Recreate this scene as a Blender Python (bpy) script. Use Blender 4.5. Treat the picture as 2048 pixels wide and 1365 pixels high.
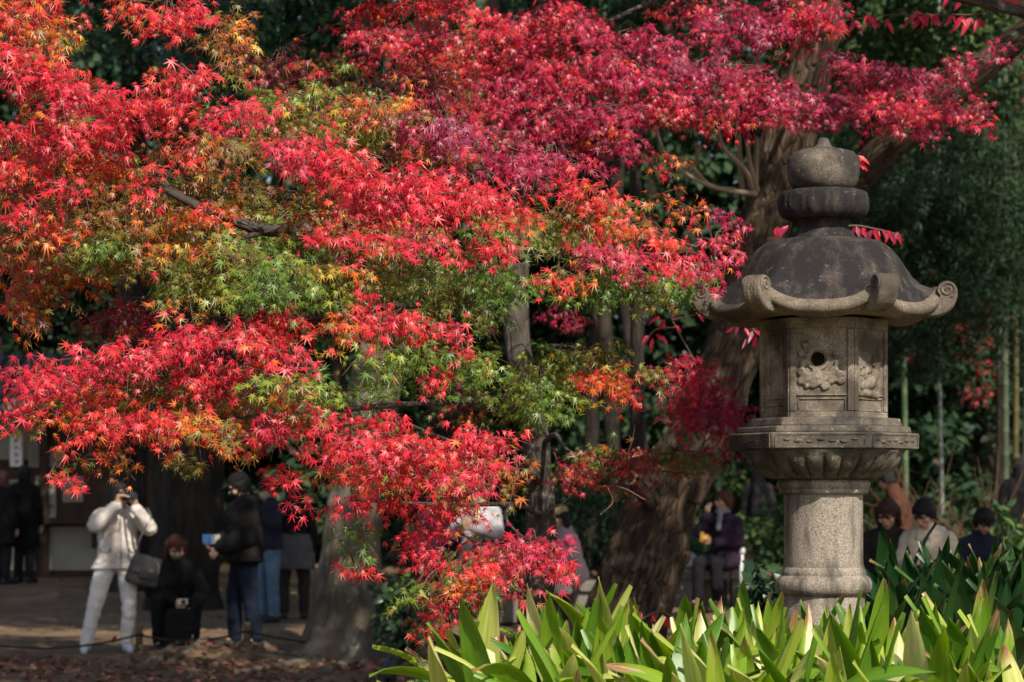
import bpy, bmesh, math, random
import numpy as np
from mathutils import Vector, Matrix, noise as mnoise

for o in list(bpy.data.objects):
    bpy.data.objects.remove(o)
scene = bpy.context.scene
COL = scene.collection
R = math.radians
random.seed(7)
rng = np.random.default_rng(11)

# ------------------------------------------------------------------ camera
FPX, HZ, EYE = 4836.0, 985.0, 1.5          # focal length in photo pixels, horizon row, eye height
cam_d = bpy.data.cameras.new('camera')
cam = bpy.data.objects.new('camera', cam_d)
COL.objects.link(cam)
cam.location = (0, 0, EYE)
cam.rotation_euler = (R(90), 0, 0)
cam_d.lens, cam_d.sensor_width = 85.0, 36.0
cam_d.shift_y = (HZ - 682.5) / 2048.0
cam_d.clip_start, cam_d.clip_end = 0.1, 600.0
cam_d.dof.use_dof = True
cam_d.dof.focus_distance = 9.9
cam_d.dof.aperture_fstop = 4.0
scene.camera = cam

# ------------------------------------------------------------------ light
SUN_EL, SUN_AZ = 42.0, 24.0                # azimuth: degrees to the right of straight behind the camera
to_sun = Vector((math.sin(R(SUN_AZ)) * math.cos(R(SUN_EL)), -math.cos(R(SUN_AZ)) * math.cos(R(SUN_EL)), math.sin(R(SUN_EL))))
world = bpy.data.worlds.new('World')
scene.world = world
world.use_nodes = True
wn = world.node_tree
sky = wn.nodes.new('ShaderNodeTexSky')
sky.sky_type = 'NISHITA'
sky.sun_disc = False
sky.sun_elevation = R(SUN_EL)
sky.sun_rotation = math.atan2(to_sun.x, to_sun.y)
sky.air_density, sky.dust_density = 1.0, 2.0
bg = wn.nodes['Background']
wn.links.new(sky.outputs[0], bg.inputs[0])
bg.inputs[1].default_value = 0.12
sun_d = bpy.data.lights.new('sun', 'SUN')
sun_d.energy, sun_d.angle, sun_d.color = 5.0, R(0.53), (1.0, 0.93, 0.82)
sun = bpy.data.objects.new('sun', sun_d)
COL.objects.link(sun)
sun.rotation_euler = to_sun.to_track_quat('Z', 'Y').to_euler()
sun.location = (6, -10, 14)
scene.view_settings.view_transform = 'Standard'
scene.view_settings.look = 'None'
scene.view_settings.exposure = 0.17
scene.view_settings.gamma = 1.0
scene.view_settings.use_curve_mapping = False
scene.view_settings.use_white_balance = True       # camera set for open shade
scene.view_settings.white_balance_temperature = 6750
scene.view_settings.white_balance_tint = 10
scene.cycles.use_denoising = True
scene.cycles.max_bounces = 5
scene.cycles.diffuse_bounces = 2
scene.cycles.glossy_bounces = 2
scene.cycles.transmission_bounces = 3
scene.cycles.transparent_max_bounces = 4

# ------------------------------------------------------------------ helpers
def at(x, y, D):
    return Vector(((x - 1024.0) / FPX * D, D, EYE + (HZ - y) / FPX * D))

def ss(a, b, v):
    t = min(1.0, max(0.0, (v - a) / (b - a)))
    return t * t * (3 - 2 * t)

def nz(x, y, z=0.0):
    return mnoise.noise(Vector((x, y, z)))

def ground_height(x, y):
    bed = ss(-1.15, -0.15, x) * ss(6.0, 7.6, y) * (1 - ss(13.4, 15.4, y)) * (0.40 + 0.20 * ss(10.3, 12.2, y) * ss(1.3, 2.2, x))
    far = 0.24 * ss(24.2, 26.4, y + 0.5 * (x - 2.0)) * ss(-1.5, 1.2, x) + 0.21 * ss(30.5, 34.0, y) * (1 - ss(-1.5, 1.2, x))
    right = 0.12 * ss(1.8, 3.2, x) * ss(15.5, 18.5, y) * (1 - ss(22, 26, y))
    hump = 0.13 * math.exp(-((x + 2.72) / .62) ** 2 - ((y - 21.7) / .5) ** 2)
    small = 0.035 * nz(x * .8, y * .8, 3.1) + 0.015 * nz(x * 2.7, y * 2.7, 8.2)
    hill = 5.0 * ss(52, 90, y) + 4.0 * ss(16, 60, abs(x)) * ss(4, 40, y)
    return bed + far + right + hump + small + hill

def tag(o, label=None, cat=None, group=None, kind=None):
    if label: o['label'] = label
    if cat: o['category'] = cat
    if group: o['group'] = group
    if kind: o['kind'] = kind
    return o

def link(name, me, mat=None, parent=None):
    o = bpy.data.objects.new(name, me)
    COL.objects.link(o)
    if mat is not None and me is not None and not me.materials:
        for m in (mat if isinstance(mat, (list, tuple)) else [mat]):
            me.materials.append(m)
    if parent is not None:
        o.parent = parent
    return o

def empty(name, loc, label=None, cat=None, group=None, rz=0.0):
    o = bpy.data.objects.new(name, None)
    o.empty_display_size = 0.1
    COL.objects.link(o)
    o.location = loc
    o.rotation_euler = (0, 0, rz)
    return tag(o, label, cat, group)

def mesh_np(name, V, F, col=None, uv=None, vec=None, smooth=False):
    V = np.ascontiguousarray(V, dtype=np.float32); F = np.ascontiguousarray(F, dtype=np.int32)
    me = bpy.data.meshes.new(name)
    me.vertices.add(len(V)); me.vertices.foreach_set('co', V.ravel())
    m, k = F.shape
    me.loops.add(m * k); me.loops.foreach_set('vertex_index', F.ravel())
    me.polygons.add(m); me.polygons.foreach_set('loop_start', np.arange(0, m * k, k, dtype=np.int32))
    if smooth:
        me.polygons.foreach_set('use_smooth', np.ones(m, dtype=bool))
    me.update(calc_edges=True)
    if col is not None:
        ca = me.color_attributes.new('Col', 'FLOAT_COLOR', 'POINT')
        c4 = np.ones((len(V), 4), dtype=np.float32); c4[:, :3] = col
        ca.data.foreach_set('color', c4.ravel())
    if vec is not None:
        a = me.attributes.new('tex', 'FLOAT_VECTOR', 'POINT')
        a.data.foreach_set('vector', np.ascontiguousarray(vec, dtype=np.float32).ravel())
    return me

def mesh_py(name, V, F, smooth=False):
    me = bpy.data.meshes.new(name)
    me.from_pydata([tuple(v) for v in V], [], F)
    if smooth:
        me.polygons.foreach_set('use_smooth', [True] * len(me.polygons))
    me.update()
    return me

LAZY = []                                   # objects whose modifiers are baked in one go
def lazy(o):
    LAZY.append(o)
    return o

def bake_lazy():
    dg = bpy.context.evaluated_depsgraph_get()
    dg.update()
    new = []
    for o in LAZY:
        new.append(bpy.data.meshes.new_from_object(o.evaluated_get(dg)))
    for o, me in zip(LAZY, new):
        mats = list(o.data.materials)
        o.modifiers.clear()
        o.data = me
        if not me.materials:
            for m in mats: me.materials.append(m)
    for o in CUTTERS:
        bpy.data.objects.remove(o)
    LAZY.clear()
CUTTERS = []

# --- boxes / lathes
def box_vf(c, s, rz=0.0, taper=1.0):
    V = []
    for k in (-1, 1):
        t = taper if k > 0 else 1.0
        for (i, j) in ((-1, -1), (1, -1), (1, 1), (-1, 1)):
            x, y = i * s[0] / 2 * t, j * s[1] / 2 * t
            V.append((c[0] + x * math.cos(rz) - y * math.sin(rz), c[1] + x * math.sin(rz) + y * math.cos(rz), c[2] + k * s[2] / 2))
    F = [(3, 2, 1, 0), (4, 5, 6, 7), (0, 1, 5, 4), (1, 2, 6, 5), (2, 3, 7, 6), (3, 0, 4, 7)]
    return V, F

def join_vf(parts):
    V, F = [], []
    for v, f in parts:
        n = len(V)
        V += list(v)
        F += [tuple(i + n for i in q) for q in f]
    return V, F

def bevel(o, w=0.006, seg=2):
    m = o.modifiers.new('b', 'BEVEL'); m.width = w; m.segments = seg; m.limit_method = 'ANGLE'; m.angle_limit = R(35)
    return lazy(o)

def box(name, c, s, mat, parent=None, rz=0.0, bev=0.0, taper=1.0):
    o = link(name, mesh_py(name, *box_vf(c, s, rz, taper)), mat, parent)
    if bev: bevel(o, bev)
    return o

def lathe_vf(prof, n=32, rot=0.0, fn=None, center=(0, 0)):
    """prof: list of (r, z), closed by caps"""
    V, F = [], []
    for i, (r, z) in enumerate(prof):
        for k in range(n):
            a = rot + 2 * math.pi * k / n
            rr = r if fn is None else fn(r, z, a, i)
            V.append((center[0] + rr * math.cos(a), center[1] + rr * math.sin(a), z))
    m = len(prof)
    for i in range(m - 1):
        for k in range(n):
            k2 = (k + 1) % n
            F.append((i * n + k, i * n + k2, (i + 1) * n + k2, (i + 1) * n + k))
    F.append(tuple(reversed(range(n))))
    F.append(tuple((m - 1) * n + k for k in range(n)))
    return V, F

def spline(P, n):
    """Catmull-Rom through rows of P (any width)"""
    P = np.array(P, float)
    if len(P) == 2:
        t = np.linspace(0, 1, n)[:, None]
        return P[0] * (1 - t) + P[1] * t
    Q = np.vstack([2 * P[0] - P[1], P, 2 * P[-1] - P[-2]])
    out = []
    for s in np.linspace(0, len(P) - 1 - 1e-6, n):
        i = int(s); t = s - i
        a, b, c, d = Q[i], Q[i + 1], Q[i + 2], Q[i + 3]
        out.append(.5 * ((2 * b) + (-a + c) * t + (2 * a - 5 * b + 4 * c - d) * t * t + (-a + 3 * b - 3 * c + d) * t ** 3))
    return np.array(out)

def tube_vf(path, seg=8, n=None, rough=0.0, fr=3.0, flare=None, knots=(), seed=0.0, cap=True):
    """path rows: x, y, z, r.  Returns V, F, tex"""
    P = spline(path, n or max(2, (len(path) - 1) * 5))
    pts, rad = P[:, :3], P[:, 3]
    T = np.gradient(pts, axis=0); T /= np.linalg.norm(T, axis=1)[:, None] + 1e-9
    up = np.array([0, 1, 0.]) if abs(T[0][1]) < .9 else np.array([1, 0, 0.])
    V, F, X = [], [], []
    L = 0.0
    nrm = np.cross(T[0], up); nrm /= np.linalg.norm(nrm)
    for i in range(len(pts)):
        if i: L += np.linalg.norm(pts[i] - pts[i - 1])
        nrm = nrm - T[i] * np.dot(nrm, T[i]); nrm /= np.linalg.norm(nrm) + 1e-9
        bn = np.cross(T[i], nrm)
        for k in range(seg):
            a = 2 * math.pi * k / seg
            d = math.cos(a) * nrm + math.sin(a) * bn
            r = rad[i]
            if rough:
                q = d * 1.2 * fr * .35
                r *= 1 + rough * (mnoise.noise(Vector((q[0] + seed, q[1] + seed * 2, L * fr * .45 + q[2]))) * 1.2 + .5 * mnoise.noise(Vector((d[0] * fr + seed, d[1] * fr, L * fr * 1.3 + d[2] * fr))))
            if flare is not None:
                r *= flare(a, L)
            p = pts[i] + d * r
            for (kp, kr, ka) in knots:
                q = Vector(p) - kp
                e = q.length / kr
                if e < 1.6:
                    p = p + d * ka * (math.exp(-((e - .75) / .28) ** 2) - .6 * math.exp(-(e / .35) ** 2))
            V.append(p)
            X.append((math.cos(a) * rad[i], math.sin(a) * rad[i], L))
    m = len(pts)
    for i in range(m - 1):
        for k in range(seg):
            k2 = (k + 1) % seg
            F.append((i * seg + k, i * seg + k2, (i + 1) * seg + k2, (i + 1) * seg + k))
    return np.array(V), np.array(F), np.array(X)

def tube(name, path, mat, parent=None, **kw):
    V, F, X = tube_vf(path, **kw)
    seg = kw.get('seg', 8)
    o = link(name, mesh_np(name, V, F, vec=X, smooth=True), mat, parent)
    return o

def tubes(name, paths, mat, parent=None, seg=4, n=None):
    Vs, Fs, Xs, off = [], [], [], 0
    for i, p in enumerate(paths):
        V, F, X = tube_vf(p, seg=seg, n=n or max(2, (len(p) - 1) * 3))
        Vs.append(V); Fs.append(F + off); Xs.append(X); off += len(V)
    return link(name, mesh_np(name, np.vstack(Vs), np.vstack(Fs), vec=np.vstack(Xs), smooth=True), mat, parent)

# --- scattered leaves
def basis(Yd, Nd):
    """arrays: tip direction, face normal -> X, Y, Z orthonormal"""
    Y = Yd / (np.linalg.norm(Yd, axis=1)[:, None] + 1e-9)
    Z = Nd - Y * np.sum(Nd * Y, axis=1)[:, None]
    Z /= np.linalg.norm(Z, axis=1)[:, None] + 1e-9
    return np.cross(Y, Z), Y, Z

def scatter(pos, Yd, Nd, size, tv, tf):
    X, Y, Z = basis(Yd, Nd)
    tv = np.array(tv); tf = np.array(tf)
    V = pos[:, None, :] + size[:, None, None] * (tv[None, :, 0, None] * X[:, None, :] + tv[None, :, 1, None] * Y[:, None, :] + tv[None, :, 2, None] * Z[:, None, :])
    n, k = len(pos), len(tv)
    F = tf[None, :, :] + (np.arange(n) * k)[:, None, None]
    return V.reshape(-1, 3), F.reshape(-1, tf.shape[1])

# simple broad leaf (two folded halves), unit length
BROAD_V = [(0, 0, 0), (.26, .38, .07), (0, .42, 0), (-.26, .38, .07), (.17, .75, .02), (0, .8, -.05), (-.17, .75, .02), (0, 1.05, -.16)]
BROAD_F = [(0, 1, 2), (0, 2, 3), (1, 4, 2), (2, 4, 5), (2, 5, 6), (2, 6, 3), (4, 7, 5), (5, 7, 6)]
# cheap leaf for far crowns
RHOMB_V = [(0, 0, 0), (.3, .5, .08), (0, 1, 0), (-.3, .5, .08)]
RHOMB_F = [(0, 1, 2), (0, 2, 3)]

def unit(n):
    v = rng.normal(size=(n, 3)); return v / np.linalg.norm(v, axis=1)[:, None]

def crown_np(center, rad, n, size, palette, clumps=40, clump_r=.28, up=.5, shell=.55, tv=RHOMB_V, tf=RHOMB_F, face=(0, -.3, .6)):
    """clumped crown: clump centres fill an ellipsoid (denser to its surface), leaves gather round them"""
    center = np.array(center, float); rad = np.array(rad, float)
    cd = unit(clumps) * (shell + (1 - shell) * rng.random((clumps, 1)) ** .6)
    cc = center + cd * rad
    idx = rng.integers(0, clumps, n)
    cr = clump_r * (rad.mean()) * (.6 + .8 * rng.random(clumps))
    off = unit(n) * (rng.random((n, 1)) ** .45) * cr[idx][:, None] * np.array([1.15, 1.15, .7])
    pos = cc[idx] + off
    out = off / (np.linalg.norm(off, axis=1)[:, None] + 1e-6)
    N = out * .6 + np.array(face) + rng.normal(size=(n, 3)) * .45
    Y = out * .7 + np.array([0, 0, -.35]) + rng.normal(size=(n, 3)) * .6
    sz = size * (.65 + .7 * rng.random(n))
    V, F = scatter(pos, Y, N, sz, tv, tf)
    pal = np.array(palette); pi = rng.integers(0, len(pal), n)
    c = pal[pi] * (.75 + .5 * rng.random((n, 1))) * (.8 + .4 * rng.random(clumps))[idx][:, None]
    return V, F, np.repeat(c, len(tv), axis=0)

def crown(name, mat, parent, *a, **k):
    V, F, C = crown_np(*a, **k)
    return link(name, mesh_np(name, V, F, col=C), mat, parent)

# ------------------------------------------------------------------ materials
def new_mat(name):
    m = bpy.data.materials.new(name); m.use_nodes = True
    nt = m.node_tree
    return m, nt, nt.nodes['Principled BSDF'], nt.nodes['Material Output']

def N(nt, t, **kw):
    n = nt.nodes.new(t)
    for k, v in kw.items():
        if k in n.inputs.keys(): n.inputs[k].default_value = v
        else: setattr(n, k, v)
    return n

def ramp(nt, stops):
    r = nt.nodes.new('ShaderNodeValToRGB')
    el = r.color_ramp.elements
    while len(el) < len(stops): el.new(.5)
    for e, (p, c) in zip(el, stops):
        e.position = p; e.color = (c[0], c[1], c[2], 1) if not isinstance(c, float) else (c, c, c, 1)
    return r

def mixc(nt, a, b, fac, blend='MIX'):
    m = nt.nodes.new('ShaderNodeMix'); m.data_type = 'RGBA'; m.blend_type = blend
    for sock, v in ((m.inputs['A'], a), (m.inputs['B'], b), (m.inputs['Factor'], fac)):
        if hasattr(v, 'is_linked') or isinstance(v, bpy.types.NodeSocket): nt.links.new(v, sock)
        elif isinstance(v, (int, float)): sock.default_value = v
        else: sock.default_value = (v[0], v[1], v[2], 1)
    return m.outputs['Result']

def bump(nt, h, bs, strength=.3, dist=.01):
    b = nt.nodes.new('ShaderNodeBump'); b.inputs['Strength'].default_value = strength; b.inputs['Distance'].default_value = dist
    nt.links.new(h, b.inputs['Height']); nt.links.new(b.outputs[0], bs.inputs['Normal'])

def leaf_material(name, trans=.4, rough=.45, spec=.5, tsat=1.2):
    m, nt, bs, out = new_mat(name)
    at_ = N(nt, 'ShaderNodeAttribute', attribute_name='Col')
    ns = N(nt, 'ShaderNodeTexNoise', Scale=60.0, Detail=2.0)
    tc = N(nt, 'ShaderNodeTexCoord'); nt.links.new(tc.outputs['Object'], ns.inputs['Vector'])
    rp = ramp(nt, [(.3, .75), (.7, 1.2)]); nt.links.new(ns.outputs[0], rp.inputs[0])
    c = mixc(nt, at_.outputs['Color'], rp.outputs[0], 1.0, 'MULTIPLY')
    nt.links.new(c, bs.inputs['Base Color'])
    bs.inputs['Roughness'].default_value = rough
    bs.inputs['Specular IOR Level'].default_value = spec
    tr = N(nt, 'ShaderNodeBsdfTranslucent')
    hs = N(nt, 'ShaderNodeHueSaturation', Saturation=tsat, Value=1.25); nt.links.new(c, hs.inputs['Color'])
    nt.links.new(hs.outputs[0], tr.inputs[0])
    mx = N(nt, 'ShaderNodeMixShader'); mx.inputs[0].default_value = trans
    nt.links.new(bs.outputs[0], mx.inputs[1]); nt.links.new(tr.outputs[0], mx.inputs[2])
    nt.links.new(mx.outputs[0], out.inputs[0])
    return m

def plain(name, c, rough=.7, spec=.3, metal=0.0, noise=0.0, nscale=20.0, bmp=0.0, bscale=60.0, emit=0.0):
    m, nt, bs, out = new_mat(name)
    bs.inputs['Base Color'].default_value = (*c, 1); bs.inputs['Roughness'].default_value = rough
    bs.inputs['Specular IOR Level'].default_value = spec; bs.inputs['Metallic'].default_value = metal
    tc = N(nt, 'ShaderNodeTexCoord')
    if noise:
        ns = N(nt, 'ShaderNodeTexNoise', Scale=nscale, Detail=4.0); nt.links.new(tc.outputs['Object'], ns.inputs['Vector'])
        rp = ramp(nt, [(.3, [v * (1 - noise) for v in c]), (.7, [min(1, v * (1 + noise)) for v in c])])
        nt.links.new(ns.outputs[0], rp.inputs[0]); nt.links.new(rp.outputs[0], bs.inputs['Base Color'])
    if bmp:
        n2 = N(nt, 'ShaderNodeTexNoise', Scale=bscale, Detail=5.0); nt.links.new(tc.outputs['Object'], n2.inputs['Vector'])
        bump(nt, n2.outputs[0], bs, bmp, .02)
    return m

def bark_material(name, c0, c1, c2, stretch=.16, scale=14.0, strength=.9, lichen=0.0, lc=(.3, .3, .26), dist=.012):
    m, nt, bs, out = new_mat(name)
    a = N(nt, 'ShaderNodeAttribute', attribute_name='tex')
    mp = N(nt, 'ShaderNodeMapping'); mp.inputs['Scale'].default_value = (1, 1, stretch); nt.links.new(a.outputs['Vector'], mp.inputs[0])
    n1 = N(nt, 'ShaderNodeTexNoise', Scale=scale, Detail=8.0, Roughness=.65, Distortion=.6); nt.links.new(mp.outputs[0], n1.inputs['Vector'])
    n2 = N(nt, 'ShaderNodeTexNoise', Scale=2.2, Detail=4.0); nt.links.new(a.outputs['Vector'], n2.inputs['Vector'])
    v = N(nt, 'ShaderNodeTexVoronoi', Scale=scale * 1.4, feature='DISTANCE_TO_EDGE'); nt.links.new(mp.outputs[0], v.inputs['Vector'])
    r1 = ramp(nt, [(.3, c0), (.52, c1), (.75, c2)]); nt.links.new(n1.outputs[0], r1.inputs[0])
    r2 = ramp(nt, [(.35, .6), (.65, 1.25)]); nt.links.new(n2.outputs[0], r2.inputs[0])
    c = mixc(nt, r1.outputs[0], r2.outputs[0], 1.0, 'MULTIPLY')
    if lichen:
        n3 = N(nt, 'ShaderNodeTexNoise', Scale=5.0, Detail=6.0, Roughness=.7); nt.links.new(a.outputs['Vector'], n3.inputs['Vector'])
        r3 = ramp(nt, [(.62 - lichen * .2, 0.0), (.68, 1.0)]); nt.links.new(n3.outputs[0], r3.inputs[0])
        c = mixc(nt, c, lc, r3.outputs[0])
    nt.links.new(c, bs.inputs['Base Color'])
    bs.inputs['Roughness'].default_value = .9; bs.inputs['Specular IOR Level'].default_value = .2
    rv = ramp(nt, [(0.0, 0.0), (.12, 1.0)]); nt.links.new(v.outputs['Distance'], rv.inputs[0])
    ad = N(nt, 'ShaderNodeMath', operation='MULTIPLY_ADD'); nt.links.new(n1.outputs[0], ad.inputs[0]); ad.inputs[1].default_value = 1.6; nt.links.new(rv.outputs[0], ad.inputs[2])
    bump(nt, ad.outputs[0], bs, strength, dist)
    return m

M = {}
M['maple_leaf'] = leaf_material('maple_leaf', .30, .42, .55, 1.1)
M['glossy_leaf'] = leaf_material('glossy_leaf', .12, .32, .5)
M['dull_leaf'] = leaf_material('dull_leaf', .22, .6, .3)
M['bark_maple'] = bark_material('bark_maple', (.03, .025, .021), (.075, .063, .054), (.15, .135, .12), .35, 12, .6, .3, (.24, .23, .2))
M['bark_grey'] = bark_material('bark_grey', (.07, .055, .04), (.15, .125, .095), (.24, .21, .17), .3, 8, .6, .25, (.26, .25, .2))
M['bark_dark'] = bark_material('bark_dark', (.020, .013, .008), (.088, .058, .038), (.20, .142, .098), .2, 16, 1.0, .45, (.17, .13, .095), .035)
M['bark_far'] = bark_material('bark_far', (.015, .012, .01), (.035, .028, .022), (.07, .06, .05), .2, 12, .8)
M['twig'] = plain('twig', (.13, .075, .055), .8)
M['pale_twig'] = plain('pale_twig', (.30, .24, .18), .8)

def stone_material(name, base, dark, amount, streak=False, pale=(.5, .47, .4), palea=.15, pscale=22.0):
    m, nt, bs, out = new_mat(name)
    tc = N(nt, 'ShaderNodeTexCoord')
    O = tc.outputs['Object']
    sp = N(nt, 'ShaderNodeTexNoise', Scale=150.0, Detail=3.0, Roughness=.8); nt.links.new(O, sp.inputs['Vector'])
    rs = ramp(nt, [(.36, [v * .28 for v in base]), (.46, [v * .85 for v in base]), (.56, base), (.68, [min(.75, v * 1.7) for v in base])]); nt.links.new(sp.outputs[0], rs.inputs[0])
    st = N(nt, 'ShaderNodeTexNoise', Scale=3.2, Detail=8.0, Roughness=.65)
    if streak:
        mp = N(nt, 'ShaderNodeMapping'); mp.inputs['Scale'].default_value = (3.2, 3.2, .7); nt.links.new(O, mp.inputs[0]); nt.links.new(mp.outputs[0], st.inputs['Vector'])
    else:
        nt.links.new(O, st.inputs['Vector'])
    rst = ramp(nt, [(max(0, .62 - amount * .45), 0.0), (.72 - amount * .25, 1.0)]); nt.links.new(st.outputs[0], rst.inputs[0])
    inv = N(nt, 'ShaderNodeMath', operation='SUBTRACT'); inv.inputs[0].default_value = 1.0; nt.links.new(rst.outputs[0], inv.inputs[1])
    fac = rst.outputs[0] if amount < .5 else rst.outputs[0]
    c = mixc(nt, rs.outputs[0], dark, fac)
    pn = N(nt, 'ShaderNodeTexNoise', Scale=pscale, Detail=8.0, Roughness=.8); nt.links.new(O, pn.inputs['Vector'])
    rp = ramp(nt, [(.66 - palea * .3, 0.0), (.72 - palea * .2, .7)]); nt.links.new(pn.outputs[0], rp.inputs[0])
    c = mixc(nt, c, pale, rp.outputs[0])
    nt.links.new(c, bs.inputs['Base Color'])
    bs.inputs['Roughness'].default_value = .9; bs.inputs['Specular IOR Level'].default_value = .25
    hn = N(nt, 'ShaderNodeTexNoise', Scale=90.0, Detail=6.0, Roughness=.7); nt.links.new(O, hn.inputs['Vector'])
    bump(nt, hn.outputs[0], bs, .55, .008)
    return m
M['granite'] = stone_material('granite', (.31, .27, .225), (.09, .078, .066), .34, True)
M['granite_warm'] = stone_material('granite_warm', (.35, .30, .235), (.075, .063, .05), .44)
M['granite_dark'] = stone_material('granite_dark', (.22, .185, .145), (.04, .037, .034), .60, False, (.5, .46, .38), .22)
M['granite_lip'] = stone_material('granite_lip', (.25, .205, .155), (.07, .06, .05), .42)
M['granite_black'] = stone_material('granite_black', (.10, .085, .075), (.020, .018, .019), .78, True, (.22, .185, .155), .27, 26.0)
# ------------------------------------------------------------------ ground
def make_ground():
    xs = np.concatenate([np.linspace(-90, -12, 20)[:-1], np.linspace(-12, 12, 121), np.linspace(12, 90, 20)[1:]])
    ys = np.concatenate([np.linspace(-40, 4, 14)[:-1], np.linspace(4, 38, 171), np.linspace(38, 140, 26)[1:]])
    V = [(x, y, ground_height(x, y)) for y in ys for x in xs]
    nx = len(xs)
    F = [(j * nx + i, j * nx + i + 1, (j + 1) * nx + i + 1, (j + 1) * nx + i) for j in range(len(ys) - 1) for i in range(nx - 1)]
    m, nt, bs, out = new_mat('earth')
    tc = N(nt, 'ShaderNodeTexCoord'); O = tc.outputs['Object']
    n1 = N(nt, 'ShaderNodeTexNoise', Scale=1.3, Detail=8.0, Roughness=.65); nt.links.new(O, n1.inputs['Vector'])
    n2 = N(nt, 'ShaderNodeTexNoise', Scale=38.0, Detail=5.0, Roughness=.8); nt.links.new(O, n2.inputs['Vector'])
    r1 = ramp(nt, [(.3, (.10, .060, .032)), (.55, (.20, .128, .070)), (.75, (.30, .20, .115))]); nt.links.new(n1.outputs[0], r1.inputs[0])
    r2 = ramp(nt, [(.3, .55), (.7, 1.4)]); nt.links.new(n2.outputs[0], r2.inputs[0])
    c = mixc(nt, r1.outputs[0], r2.outputs[0], 1.0, 'MULTIPLY')
    nt.links.new(c, bs.inputs['Base Color']); bs.inputs['Roughness'].default_value = .95
    bump(nt, n2.outputs[0], bs, .6, .03)
    o = link('ground', mesh_np('ground', np.array(V), np.array(F), smooth=True), m)
    tag(o, kind='structure')
make_ground()

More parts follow.
